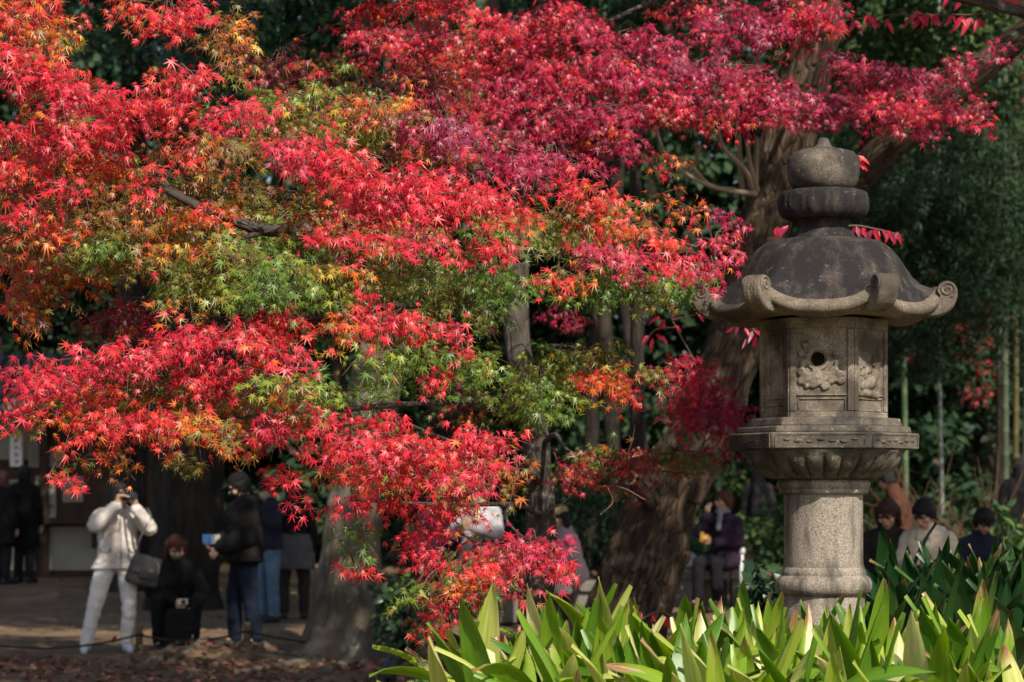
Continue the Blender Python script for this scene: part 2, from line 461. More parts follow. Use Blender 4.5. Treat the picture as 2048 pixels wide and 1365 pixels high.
# ------------------------------------------------------------------ stone lantern
S = 440.0
LD = FPX / S
LX = (1647 - 1024) / S
def lz(y): return EYE + (HZ - y) / S
LROT = R(180 - 9)                 # first corner direction: left, slightly behind
def make_lantern():
    base_z = 0.36
    root = empty('stone_lantern', (LX, LD, base_z), 'tall weathered granite lantern with six scrolled eaves among green leaves', 'lantern')
    def Z(y): return lz(y) - base_z
    def rings(name, prof, mat, n=40, bev=0.004, parent=root, fn=None, rot=0.0):
        o = link(name, mesh_py(name, *lathe_vf(prof, n, rot, fn), smooth=(n > 10)), mat, parent)
        return bevel(o, bev, 2)
    # pedestal below the column
    rings('pedestal', [(.30, -.15), (.30, Z(1262) - .30), (.27, Z(1262) - .27), (.2, Z(1262) - .26), (.186, Z(1262) - .25), (.186, Z(1189))], M['granite'], 48, .006)
    prof = [(.188, Z(1190)), (.196, Z(1189))]
    for k in range(9):                                   # torus moulding
        a = R(-80 + 160 * k / 8)
        prof.append((.184 + .036 * math.cos(a), Z(1170) + .044 * math.sin(a)))
    prof += [(.192, Z(1147)), (.190, Z(1143)), (.181, Z(1134))]
    rings('base_moulding', prof, M['granite'], 56, .002)
    rings('column', [(.181, Z(1136)), (.1785, Z(1120)), (.1785, Z(1000)), (.180, Z(988))], M['granite'], 56, .002)
    prof = [(.181, Z(989)), (.198, Z(987)), (.203, Z(983)), (.198, Z(979)), (.204, Z(977)), (.212, Z(971)), (.212, Z(966)), (.205, Z(962)), (.2, Z(960))]
    rings('column_ring', prof, M['granite'], 56, .002)
    # lotus bowl
    def petal(r, z, a, i):
        k = 26
        u = (a * k / (2 * math.pi)) % 1.0
        b = abs(math.sin(math.pi * u))
        t = i / 11.0
        env = math.sin(math.pi * min(1, max(0, (t - .08) / .8))) ** .7
        groove = math.exp(-(min(u, 1 - u) / .07) ** 2)
        inner = math.exp(-((abs(u - .5) - .3) / .05) ** 2) * .5
        return r + env * (.020 * b ** .6 - .022 * groove - .006 * inner)
    prof = [(.20, Z(960)), (.245, Z(957)), (.252, Z(953))]
    for k in range(8):
        t = k / 7
        prof.append((.25 + .105 * t ** .62, Z(950) + (Z(911) - Z(950)) * t))
    prof += [(.365, Z(906)), (.37, Z(901))]
    o = link('lotus_bowl', mesh_py('lotus_bowl', *lathe_vf(prof, 364, 0, petal), smooth=True), M['granite_dark'], root)
    # stage slabs
    def hexa(name, r0, r1, y0, y1, mat, bev=.008):
        prof = [(r0, Z(y0)), (r1, Z(y1))]
        return bevel(link(name, mesh_py(name, *lathe_vf(prof, 6, LROT)), mat, root), bev, 3)
    st = hexa('stage_slab', .428, .434, 901, 868, M['granite_dark'], .012)
    hexa('stage_step', .398, .392, 868.4, 855, M['granite_dark'])
    hexa('stage_step', .358, .345, 855.4, 838, M['granite_dark'])
    # carved sunk borders and bosses round the slab
    for k in range(6):
        a0 = LROT + k * math.pi / 3; a1 = a0 + math.pi / 3; am = (a0 + a1) / 2
        ap = .432 * math.cos(math.pi / 6)
        tx, ty = -math.sin(am), math.cos(am)
        parts = []
        for zz, hh in ((Z(872), .006), (Z(897), .006)):
            parts.append(box_vf((math.cos(am) * (ap + .001), math.sin(am) * (ap + .001), zz), (.006, .40, hh), am))
        for s in (-1, 1):
            parts.append(box_vf((math.cos(am) * (ap + .001) + tx * .197 * s, math.sin(am) * (ap + .001) + ty * .197 * s, Z(884.5)), (.006, .008, .052), am))
        link('border', mesh_py('border', *join_vf(parts)), M['granite_dark'], st)
        blobs = []
        for i in range(7):
            t = (i - 3) * .05
            blobs.append(('e', (math.cos(am) * (ap - .002) + tx * t, math.sin(am) * (ap - .002) + ty * t, Z(884.5) + .006 * math.sin(i * 2.2 + k)), (.009, .022, .006 + .004 * (i % 2)), am))
        remesh_obj('carving', blobs, M['granite_dark'], st, vox=.005, smooth=1)
    # lamp house
    HR = .292
    zb, zt = Z(838.4), Z(642)
    core = link('lamp_house', mesh_py('lamp_house', *lathe_vf([(HR - .012, zb), (HR - .012, zt)], 6, LROT)), M['granite_warm'], root)
    ap = (HR - .012) * math.cos(math.pi / 6)
    def face(k):
        am = LROT + (k + .5) * math.pi / 3
        return am, Vector((math.cos(am), math.sin(am), 0)), Vector((-math.sin(am), math.cos(am), 0))
    am, nv, tv = face(1)
    hole = nv * ap + tv * -.018 + Vector((0, 0, Z(724)))
    cut = link('cutter', mesh_py('cutter', *lathe_vf([(.031, -.14), (.031, .14)], 28)), None)
    cut.parent = root; cut.location = hole
    cut.rotation_euler = nv.to_track_quat('Z', 'Y').to_euler()
    cut.hide_render = True
    CUTTERS.append(cut)
    bm_ = core.modifiers.new('hole', 'BOOLEAN'); bm_.object = cut; bm_.operation = 'DIFFERENCE'; bm_.solver = 'EXACT'
    bevel(core, .004, 2)
    for k in range(6):
        am, nv, tv = face(k)
        w = HR * .5 * 2 * .98 - .004
        parts = []
        def rail(zc, h, ww=w, d=.014, u=0.0):
            c = nv * (ap + d / 2 - .003) + tv * u
            parts.append(box_vf((c.x, c.y, zc), (d, ww, h), am))
        def stile(u, wd, z0, z1, d=.014):
            c = nv * (ap + d / 2 - .003) + tv * u
            parts.append(box_vf((c.x, c.y, (z0 + z1) / 2), (d, wd, z1 - z0), am))
        rail((zt + zt - .05) / 2, .05)
        rail(zb + .013, .026)
        stile(-w / 2 + .014, .028, zb + .028, zt - .052)
        stile(w / 2 - .014, .028, zb + .028, zt - .052)
        if k in (0, 3):                                   # tall niche
            stile(0, .10, zb + .09, zb + .095, .012)
            for s in (-1, 1): stile(s * .065, .012, zb + .10, zt - .085, .012)
            rail(zt - .08, .012, .142, .012); rail(zb + .092, .014, .15, .016)
            rail(zb + .06, .012, .17, .012)
        else:
            rail(zb + .030, .006, .2, .010); rail(zb + .082, .006, .2, .010)
            stile(-.103, .006, zb + .034, zb + .078, .010); stile(.103, .006, zb + .034, zb + .078, .010)
            rail(zb + .10, .008, w - .06, .011)
        fr = link('panel_frame', mesh_py('panel_frame', *join_vf(parts)), M['granite_warm'], core)
        bevel(fr, .003, 1)
        if k == 1:
            h0 = nv * ap + tv * -.018 + Vector((0, 0, Z(724)))
            bl = []
            for i in range(26):                            # raised rim
                a = 2 * math.pi * i / 26
                p = h0 + tv * math.cos(a) * .046 + Vector((0, 0, math.sin(a) * .046))
                bl.append(('e', p, (.0105,) * 3, 0))
            curls = [(-.075, -.02, .018), (-.085, .02, .012), (-.07, .06, .012), (-.045, .075, .010), (-.085, -.06, .022), (-.055, -.085, .026), (-.02, -.07, .026), (.0, -.10, .024),
                     (.03, -.08, .026), (.06, -.055, .022), (.05, -.095, .022), (.085, -.07, .018), (.075, -.02, .016), (.065, .02, .01), (-.085, -.10, .018), (-.03, -.115, .02), (.09, -.10, .016), (.02, -.125, .02), (-.06, -.12, .012)]
            for (u, v, r) in curls:
                c = h0 + tv * (u + .012) + Vector((0, 0, v)) + nv * .004
                for i in range(10):
                    a = i * .72; rr = r * (1 - i / 14)
                    bl.append(('e', c + tv * math.cos(a) * rr * .7 + Vector((0, 0, math.sin(a) * rr * .7)), (.008 + r * .12,) * 3, 0))
            remesh_obj('cloud_relief', bl, M['granite_warm'], core, vox=.0045, smooth=1)
        elif k in (2, 4):
            rr = random.Random(5 + k)
            c0 = nv * ap + Vector((0, 0, Z(745)))
            bl = []
            def cap(u0, v0, r0, u1, v1, r1):
                bl.append(('c', c0 + tv * u0 + Vector((0, 0, v0)), r0, c0 + tv * u1 + Vector((0, 0, v1)), r1))
            cap(-.02, -.06, .032, .04, -.02, .026); cap(.04, -.02, .024, .055, .03, .018); cap(.055, .03, .02, .03, .06, .014)
            cap(-.02, -.06, .026, -.07, -.075, .016); cap(-.07, -.02, .012, -.02, .0, .018); cap(.0, .0, .016, -.06, .02, .008)
            cap(.02, -.06, .02, .07, -.07, .012); cap(-.06, -.10, .018, .05, -.11, .02); cap(.07, .07, .01, .06, .11, .006)
            for i in range(26):
                u, v = rr.uniform(-.085, .085), rr.uniform(-.12, .03)
                bl.append(('e', c0 + tv * u + Vector((0, 0, v)), (rr.uniform(.007, .016),) * 3, 0))
            remesh_obj('figure_relief', bl, M['granite_warm'], core, vox=.0045, smooth=1)
    # roof: round dome flaring to a sagging hexagon with thick lip
    RA = .545
    prof = [(.13, 480), (.20, 481), (.262, 487), (.305, 500), (.335, 517), (.360, 540), (.385, 563), (.408, 578), (.44, 588)]
    n = 144
    V, F = [], []
    def hexr(a, rr):
        d = ((a - LROT) % (math.pi / 3)) - math.pi / 6
        return rr * math.cos(math.pi / 6) / math.cos(d), abs(d) / (math.pi / 6)
    rows = []
    for i, (r, y) in enumerate(prof):
        rows.append(('d', r, Z(y), max(0, (i - 3) / 5.0)))
    rows += [('e', RA * .93, 0, 0), ('e', RA * .985, -.004, 0), ('e', RA, -.016, 0), ('e', RA * .995, -.038, 0), ('e', RA * .965, -.048, 0), ('e', RA * .93, -.050, 0), ('e', RA * .90, -.066, 0), ('u', RA * .72, 0, 0), ('u', .25, .01, 0)]
    for row in rows:
        for k in range(n):
            a = LROT + 2 * math.pi * k / n
            h1, c = hexr(a, 1.0)
            lift = .085 * c ** 3.2
            if row[0] == 'd':
                w = row[3] ** 1.5
                r = row[1] * (1 - w) + row[1] * h1 * 1.09 * w
                z = row[2] - .018 * w * (1 - c) + .02 * w * c ** 3
            elif row[0] == 'e':
                r = row[1] * h1; z = Z(619) + lift + row[2] + (.012 if row[1] < RA * .94 and row[2] == 0 else 0)
            else:
                r = row[1] * (h1 if row[1] > .3 else 1); z = Z(641) + row[2]
            V.append((r * math.cos(a), r * math.sin(a), z))
    m = len(rows)
    for i in range(m - 1):
        for k in range(n):
            k2 = (k + 1) % n
            F.append((i * n + k2, i * n + k, (i + 1) * n + k, (i + 1) * n + k2))
    F.append(tuple(range(n))); F.append(tuple(reversed([(m - 1) * n + k for k in range(n)])))
    me = mesh_py('roof', V, F, smooth=True)
    me.materials.append(M['granite_black']); me.materials.append(M['granite_lip'])
    for p in me.polygons:
        i = p.vertices[0] // n
        p.material_index = 0 if (i < 9 or len(p.vertices) > 4 and p.index == len(F) - 2) else 1
    roof = link('roof', me, None, root)
    # scrolls
    dz = -.005
    ol = [(.40, 2.300), (.47, 2.292), (.535, 2.300), (.585, 2.330), (.612, 2.375), (.62, 2.425), (.607, 2.462), (.580, 2.482), (.548, 2.482), (.522, 2.463), (.514, 2.432), (.528, 2.408), (.520, 2.388), (.485, 2.378), (.44, 2.385), (.40, 2.392)]
    ol = [(.47 + (r_ - .47) * .86, 2.30 + (z_ - 2.30) * .84) for r_, z_ in ol]
    sp = spline(np.array(ol + [ol[0]]), 49)[:-1]
    for k in range(6):
        a = LROT + k * math.pi / 3
        V, F = [], []
        hw = [(-.048, .90), (-.040, 1.0), (-.016, 1.012), (-.010, .985), (.010, .985), (.016, 1.012), (.040, 1.0), (.048, .90)]
        c0 = np.array([.52, 2.375])
        for (w, s) in hw:
            for q in sp:
                q2 = c0 + (q - c0) * s
                V.append((q2[0] * math.cos(a) - w * math.sin(a), q2[0] * math.sin(a) + w * math.cos(a), q2[1] - base_z + dz))
        nn = len(sp)
        for i in range(len(hw) - 1):
            for j in range(nn):
                j2 = (j + 1) % nn
                F.append((i * nn + j, i * nn + j2, (i + 1) * nn + j2, (i + 1) * nn + j))
        F.append(tuple(reversed(range(nn)))); F.append(tuple((len(hw) - 1) * nn + j for j in range(nn)))
        sc = link('scroll', mesh_py('scroll', V, F, smooth=False), M['granite_lip'], roof)
        bevel(sc, .006, 2)
        paths = []
        for s in (-1, 1):                                  # raised spiral on both cheeks
            pts = []
            for i in range(26):
                t = i / 25; aa = R(-60) + t * R(620); rr = .037 * (1 - .86 * t)
                r_, z_ = .554 + rr * math.cos(aa), 2.415 + rr * math.sin(aa)
                w = s * .047
                pts.append((r_ * math.cos(a) - w * math.sin(a), r_ * math.sin(a) + w * math.cos(a), z_ - base_z + dz, .0065))
            paths.append(pts)
        for pp_ in paths: tube('spiral', pp_, M['granite_lip'], sc, seg=6, n=40)
    # top pieces
    prof = [(.05, Z(484)), (.145, Z(483)), (.150, Z(478)), (.138, Z(470)), (.118, Z(459)), (.112, Z(450)), (.124, Z(442)), (.13, Z(438))]
    rings('finial_neck', prof, M['granite_black'], 48, .002)
    def disc(r, z, a, i):
        u = (a * 12 / (2 * math.pi)) % 1.0
        e = 1 if 2 <= i <= 7 else 0
        d = abs(math.hypot((u - .5) * 1.0, (i - 4.5) / 7.0) - .36)
        return r + e * (.007 * math.exp(-(d / .07) ** 2))
    prof = [(.12, Z(441)), (.165, Z(440)), (.186, Z(433)), (.197, Z(424)), (.201, Z(415)), (.202, Z(406)), (.199, Z(397)), (.194, Z(390)), (.186, Z(385)), (.17, Z(383)), (.1, Z(382))]
    link('lotus_collar', mesh_py('lotus_collar', *lathe_vf(prof, 168, 0, disc), smooth=True), M['granite_black'], root)
    prof = [(.09, Z(384)), (.118, Z(383.5)), (.140, Z(377)), (.156, Z(365)), (.163, Z(350)), (.164, Z(338)), (.162, Z(324)), (.154, Z(314)), (.136, Z(306)), (.10, Z(301)), (.06, Z(298)), (.040, Z(294)), (.031, Z(289)), (.027, Z(284)), (.024, Z(280)), (.018, Z(277)), (.007, Z(275.5))]
    fin = link('finial', mesh_py('finial', *lathe_vf(prof, 56, 0), smooth=True), M['granite_dark'], root)
    return root

# --- remeshed blobs (carvings, people, clothes)
def ico(sub=1):
    bm = bmesh.new(); bmesh.ops.create_icosphere(bm, subdivisions=sub, radius=1.0)
    V = np.array([v.co[:] for v in bm.verts]); F = [tuple(v.index for v in f.verts) for f in bm.faces]
    bm.free(); return V, F
ICO_V, ICO_F = ico(2)

def capsule_vf(p0, r0, p1, r1, seg=12):
    p0, p1 = np.array(p0, float), np.array(p1, float)
    d = p1 - p0; L = np.linalg.norm(d)
    if L < 1e-6: d = np.array([0, 0, 1.]); L = 1e-6
    d = d / L
    u = np.cross(d, [0, 0, 1.]) if abs(d[2]) < .9 else np.cross(d, [1., 0, 0]); u /= np.linalg.norm(u); v = np.cross(d, u)
    V, F = [], []
    rows = []
    for k in range(4): 
        a = R(-85 + 85 * k / 3.0); rows.append((p0 + d * r0 * math.sin(a), r0 * math.cos(a)))
    for k in range(4):
        a = R(85 * k / 3.0); rows.append((p1 + d * r1 * math.sin(a), r1 * math.cos(a)))
    for (c, r) in rows:
        for k in range(seg):
            a = 2 * math.pi * k / seg
            V.append(c + (u * math.cos(a) + v * math.sin(a)) * r)
    m = len(rows)
    for i in range(m - 1):
        for k in range(seg):
            k2 = (k + 1) % seg
            F.append((i * seg + k, i * seg + k2, (i + 1) * seg + k2, (i + 1) * seg + k))
    F.append(tuple(reversed(range(seg)))); F.append(tuple((m - 1) * seg + k for k in range(seg)))
    return V, F

def blobs_vf(blobs):
    parts = []
    for b in blobs:
        if b[0] == 'c':
            parts.append(capsule_vf(*b[1:5]))
        elif b[0] == 'e':
            V = ICO_V * np.array(b[2])
            if len(b) > 3 and b[3]:
                Mx = np.array(b[3].to_3x3()) if isinstance(b[3], Matrix) else np.array(Matrix.Rotation(b[3], 3, 'Z'))
                V = V @ Mx.T
            parts.append((list(V + np.array(b[1])), ICO_F))
        elif b[0] == 'm':
            parts.append((b[1], b[2]))
    return join_vf(parts)

CLOUD = {}
def cloud_tex(size):
    if size not in CLOUD:
        t = bpy.data.textures.new('folds', 'CLOUDS'); t.noise_scale = size; t.noise_depth = 2; CLOUD[size] = t
    return CLOUD[size]

def remesh_obj(name, blobs, mat, parent=None, vox=.012, smooth=4, fold=0.0, fold_size=.08):
    o = link(name, mesh_py(name, *blobs_vf(blobs)), mat, parent)
    m = o.modifiers.new('r', 'REMESH'); m.mode = 'VOXEL'; m.voxel_size = vox; m.use_smooth_shade = True
    if smooth:
        s = o.modifiers.new('s', 'SMOOTH'); s.factor = .5; s.iterations = smooth
    if fold:
        d = o.modifiers.new('d', 'DISPLACE'); d.texture = cloud_tex(fold_size); d.strength = fold; d.mid_level = .5; d.texture_coords = 'LOCAL'
    return lazy(o)

make_lantern()

# ------------------------------------------------------------------ large trees behind
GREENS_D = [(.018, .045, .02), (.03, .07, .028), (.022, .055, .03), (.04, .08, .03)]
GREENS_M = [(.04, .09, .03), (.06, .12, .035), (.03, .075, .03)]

def root_flare(lobes, amp, h):
    def f(a, L):
        k = math.exp(-L / h)
        return 1 + amp * k * (.55 + .45 * math.cos(lobes * a + 1.3) + .25 * math.cos((lobes + 2) * a))
    return f

# grey tree left of the maple
def gz(x, y): return ground_height(x, y)
p = at(694, 1310, 22.0)
t = empty('tree', (p.x, p.y, gz(p.x, p.y)), 'grey barked tree with flared foot beside the low rope fence', 'tree')
g0 = t.location
def loc(v): return (v[0] - g0[0], v[1] - g0[1], v[2] - g0[2])
path = [(*loc(at(690, 1338, 22.0)), .34), (*loc(at(692, 1270, 22.05)), .315), (*loc(at(694, 1180, 22.1)), .285), (*loc(at(704, 1060, 22.2)), .262), (*loc(at(725, 900, 22.3)), .25), (*loc(at(770, 700, 22.5)), .235), (*loc(at(815, 520, 22.6)), .21), (*loc(at(850, 300, 22.6)), .19), (*loc(at(870, 0, 22.6)), .16), (*loc(at(870, -500, 22.6)), .10)]
tube('trunk', path, M['bark_grey'], t, seg=40, n=90, rough=.16, fr=3.0, flare=root_flare(5, .95, .30), seed=3.0)
for q in ([(at(822, 500, 22.6), .10), (at(880, 640, 22.2), .0)],):
    pass
tube('limb', [(*loc(at(868, 50, 22.6)), .12), (*loc(at(1000, -250, 22.3)), .09), (*loc(at(1250, -600, 21.5)), .05)], M['bark_grey'], t, seg=12, rough=.12)
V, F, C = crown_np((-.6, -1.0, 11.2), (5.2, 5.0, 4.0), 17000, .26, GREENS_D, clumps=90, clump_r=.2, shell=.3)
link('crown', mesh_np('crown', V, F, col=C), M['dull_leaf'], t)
# surface roots at its foot
for (x0, y0, x1, y1, x2, y2, r) in ((640, 1318, 560, 1330, 430, 1352, .05), (620, 1322, 520, 1318, 400, 1308, .045), (700, 1325, 640, 1345, 560, 1385, .05), (760, 1322, 820, 1338, 900, 1350, .045), (345, 1310, 300, 1332, 270, 1345, .035), (400, 1312, 340, 1322, 260, 1316, .03)):
    pts = []
    for (x, y) in ((x0, y0), (x1, y1), (x2, y2)):
        D = (EYE - .03) * FPX / (y - HZ)
        w = at(x, y, D); w.z = gz(w.x, w.y) + .01
        pts.append((*loc(w), r * (1.2 - .4 * len(pts))))
    tube('root', pts, M['bark_grey'], t, seg=8, n=16, rough=.3, fr=5)

# leaning dark tree right of the maple
p = at(1245, 1335, 21.0)
t = empty('tree', (p.x, p.y, gz(p.x, p.y)), 'thick dark leaning tree trunk with rough bark behind the lantern', 'tree')
g0 = t.location
kn = []
for (x, y, r, a) in ((1305, 1130, .13, .035), (1265, 1075, .10, .03), (1330, 1200, .09, .025), (1420, 905, .12, .05), (1395, 985, .09, .03), (1350, 880, .1, .03), (1325, 1060, .08, .025)):
    v = at(x, y, 20.62 if y > 1000 else 20.75); kn.append((Vector(loc(v)), r, a))
path = [(*loc(at(1236, 1345, 21)), .42), (*loc(at(1250, 1250, 21)), .36), (*loc(at(1286, 1130, 21)), .34), (*loc(at(1336, 985, 21.05)), .31), (*loc(at(1412, 840, 21.1)), .265), (*loc(at(1470, 690, 21.2)), .24), (*loc(at(1512, 530, 21.3)), .225), (*loc(at(1545, 400, 21.35)), .215), (*loc(at(1575, 280, 21.4)), .23), (*loc(at(1615, 130, 21.4)), .22), (*loc(at(1640, -40, 21.4)), .19), (*loc(at(1650, -500, 21.4)), .11)]
tube('trunk', path, M['bark_dark'], t, seg=64, n=180, rough=.2, fr=5.0, knots=kn, seed=9.0)
tube('limb', [(*loc(at(1615, 470, 21.35)), .13), (*loc(at(1680, 390, 21.3)), .15), (*loc(at(1780, 290, 21.1)), .135), (*loc(at(1900, 190, 20.9)), .125), (*loc(at(2030, 80, 20.7)), .115), (*loc(at(2200, -60, 20.4)), .09), (*loc(at(2400, -300, 20)), .06)], M['bark_dark'], t, seg=20, n=40, rough=.12, fr=5, seed=4.0)
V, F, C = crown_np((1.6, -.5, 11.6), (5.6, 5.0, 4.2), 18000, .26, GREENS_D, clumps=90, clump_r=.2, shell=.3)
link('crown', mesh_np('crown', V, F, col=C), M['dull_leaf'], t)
# stubs where boughs were sawn off
for (x, y, x1, y1, r) in ((1275, 985, 1262, 958, .075),):
    a = at(x + 28, y + 22, 20.75); b = at(x1, y1, 20.45)
    o = tube('branch_stub', [(*loc(a), r), (*loc(b), r * .9)], M['bark_dark'], t, seg=14, n=4)
    me = mesh_py('cut_face', *lathe_vf([(r * .86, -.004), (r * .86, .004)], 14))
    c = link('cut_face', me, plain('sawn_wood', (.42, .33, .2), .8, noise=.2, nscale=30), o)
    d = (b - a).normalized()
    c.location = Vector(loc(b)) + d * .006; c.rotation_euler = d.to_track_quat('Z', 'Y').to_euler()
# bare shoots springing from the trunk
for pts in ([(1512, 388), (1440, 378), (1375, 350), (1330, 305), (1310, 250)], [(1375, 352), (1392, 325), (1396, 292)], [(1470, 381), (1420, 372), (1385, 335)], [(1508, 385), (1490, 340), (1450, 300), (1436, 262)],
            [(1510, 385), (1512, 320), (1514, 275)], [(1485, 382), (1480, 320), (1478, 268)], [(1514, 382), (1500, 330), (1494, 278)], [(1516, 410), (1540, 405), (1560, 395)], [(1580, 115), (1598, 80), (1604, 60)], [(1640, 110), (1655, 85), (1660, 65)]):
    tube('bare_shoot', [(*loc(at(x, y, 20.6 - .25 * i)), .026 * (1 - .17 * i)) for i, (x, y) in enumerate(pts)], M['pale_twig'], t, seg=6)

# dark trunks further back, hidden crowns above
FAR_TREES = [
    (372, 1160, 31.0, .42, 'massive almost black trunk behind the squatting person in black', 30, -20),
    (258, 1100, 33.0, .24, 'grey trunk showing through the left maple leaves above the person in the pale jacket', 6, 0),
    (885, 1165, 29.0, .20, 'straight dark trunk just left of the slim maple stem', 12, -10),
    (1232, 1120, 36.0, .12, 'slim dark stem between the maple stem and the leaning trunk', -22, 30),
    (1300, 1115, 38.0, .10, 'thin dark stem leaning left just beside the big leaning trunk', -50, -60),
    (1176, 1118, 39.0, .12, 'crooked thin stem far behind the slim maple', 20, 40),
]
for i, (x, y, D, r, lab, l1, l2) in enumerate(FAR_TREES):
    p = at(x, y, D); z = gz(p.x, p.y)
    t = empty('tree', (p.x, p.y, z), lab, 'tree')
    h = 9.0
    k = D / FPX
    tube('trunk', [(0, 0, -.1, r * 1.35), (0, 0, .5, r * 1.08), (l1 * k * .4, 0, 2.2, r), (l1 * k, .1, 4.2, r * .9), ((l1 + l2) * k, .1, 6.5, r * .75), ((l1 + l2) * k * 1.1, 0, h + 1, r * .4)], M['bark_far'], t, seg=18, n=34, rough=.12, seed=i * 2.0)
    if r > .15:
        crown('crown', M['dull_leaf'], t, (0, 0, h + 1.5), (2.6, 2.6, 2.6), 3600, .26, GREENS_D, clumps=36, shell=.3)
    else:
        crown('crown', M['dull_leaf'], t, (0, .5, 8.4), (1.7, 1.7, 1.9), 2000, .24, GREENS_D, clumps=24, shell=.3)

# evergreen masses closing the view, each a tree of its own
BACK = [
    (-20, 44, 2.6, 'dark evergreen tree at the far left behind the kiosk roof', GREENS_D),
    (170, 46, 2.5, 'dark evergreen tree rising behind the kiosk', GREENS_D),
    (400, 43, 2.6, 'dark evergreen tree far behind the squatting person', GREENS_D),
    (640, 45, 2.5, 'dark evergreen tree far behind the grey barked trunk', GREENS_D),
    (860, 43, 2.5, 'dark evergreen tree far behind, left of the maple stem', GREENS_D),
    (1090, 46, 2.6, 'deep green tree far behind the slim maple stem', GREENS_D),
    (1300, 44, 2.5, 'deep green tree far behind the leaning trunk', GREENS_D),
    (1530, 45, 2.6, 'deep green tree far behind the person with a backpack', GREENS_D),
    (1760, 42, 2.5, 'feathery dark green tree right of the lantern', GREENS_D),
    (1960, 40, 2.4, 'dark green tree at the right edge behind the bamboo', GREENS_D),
]
for i, (x, D, rr, lab, pal) in enumerate(BACK):
    p = at(x, 1100, D); z = gz(p.x, p.y)
    t = empty('evergreen_tree', (p.x, p.y, z), lab, 'tree', 'evergreen trees closing the view')
    tube('trunk', [(0, 0, -.2, .22), (0.1, 0, 3, .18), (0, .1, 7, .12), (0, 0, 10, .05)], M['bark_far'], t, seg=10, n=16, rough=.12)
    V1, F1, C1 = crown_np((0, 0, 6.2), (rr, rr * .9, 5.4), 9500, .22, pal, clumps=110, clump_r=.16, shell=.35)
    V2, F2, C2 = crown_np((0, -.3, 1.9), (rr * 1.05, rr * .8, 1.9), 3800, .2, pal, clumps=46, clump_r=.2, shell=.35)
    link('crown', mesh_np('crown', np.vstack([V1, V2]), np.vstack([F1, F2 + len(V1)]), col=np.vstack([C1, C2])), M['dull_leaf'], t)

# far wood as one mass
Vs, Fs, Cs, off = [], [], [], 0
for k in range(26):
    x = -27 + 54 * k / 25 + random.uniform(-.6, .6); y = 55 + random.uniform(-2, 3)
    V, F, C = crown_np((x, y, 8 + gz(x, y)), (2.6, 2.2, 9.0), 3400, .45, GREENS_D, clumps=50, clump_r=.22, shell=.3)
    Vs.append(V); Fs.append(F + off); Cs.append(C); off += len(V)
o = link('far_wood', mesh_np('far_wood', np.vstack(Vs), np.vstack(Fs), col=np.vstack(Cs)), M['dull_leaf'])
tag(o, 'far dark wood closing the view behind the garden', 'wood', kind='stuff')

# glossy evergreen shrubs-trees seen through the gaps at the top
for (x, y, D, rad, nn, lab, rx_) in ((575, 75, 23.6, (1.0, .9, 1.1), 3800, 'glossy dark green camellia seen through the gap at the top left', 690),
                           (290, 60, 32.4, (1.2, .9, 1.5), 2400, 'shadowy glossy evergreen behind the top left maple leaves', 372),
                           (1270, 30, 23.0, (1.3, .8, 1.0), 3000, 'glossy evergreen glimpsed through crimson leaves at the top centre', 1275),
                           (1800, 80, 24.5, (1.3, 1.0, 1.1), 3000, 'lighter green leafy tree at the top right behind the crimson leaves', 1640),
                           (1880, 540, 28.0, (1.5, 1.1, 1.25), 5200, 'dark feathery evergreen with drooping sprays right of the lantern roof', 1650),
                           (2010, 480, 28.5, (1.2, 1.1, 1.4), 4200, 'dark feathery evergreen hiding the bamboo tops at the right edge', 1690),
                           (1850, 330, 29.5, (1.7, 1.1, 1.1), 4200, 'shadowy evergreen behind the lantern finial at the right', 1665)):
    c = at(x, y, D); z = gz(c.x, c.y)
    bx = (rx_ - 1024) / FPX * (D + .3); dx = c.x - bx
    z = gz(bx, D)
    t = empty('evergreen_tree', (bx, c.y + .3, z), lab, 'tree')
    tube('trunk', [(0, 0, -.1, .10), (0, 0, 1.5, .08), (dx * .35, 0, (c.z - z) * .7, .06), (dx, 0, c.z - z, .05), (dx, 0, c.z - z + .8, .02)], M['bark_far'], t, seg=10, n=16, rough=.1)
    pal = GREENS_D if x > 1810 else GREENS_M if x > 1700 else [(.035, .10, .05), (.05, .14, .065), (.04, .11, .07)]
    FT = dict(tv=[(0, 0, 0), (.1, .4, .03), (0, 1, -.12), (-.1, .4, .03)], tf=RHOMB_F) if x > 1810 else dict(tv=BROAD_V, tf=BROAD_F)
    V1, F1, C1 = crown_np((dx - .1, -.3, c.z - z), rad, nn * (2 if x > 1810 else 1), .11, pal, clumps=34, clump_r=.34, shell=.25, **FT)
    V2, F2, C2 = crown_np((dx - .1, .0, c.z - z + (1.3 if x < 1810 else .6)), (rad[0] * 1.1, rad[1], 1.0), nn // 2, .11, pal, clumps=30, clump_r=.34, shell=.25, **FT)
    link('crown', mesh_np('crown', np.vstack([V1, V2]), np.vstack([F1, F2 + len(V1)]), col=np.vstack([C1, C2])), M['dull_leaf' if x > 1700 else 'glossy_leaf'], t)

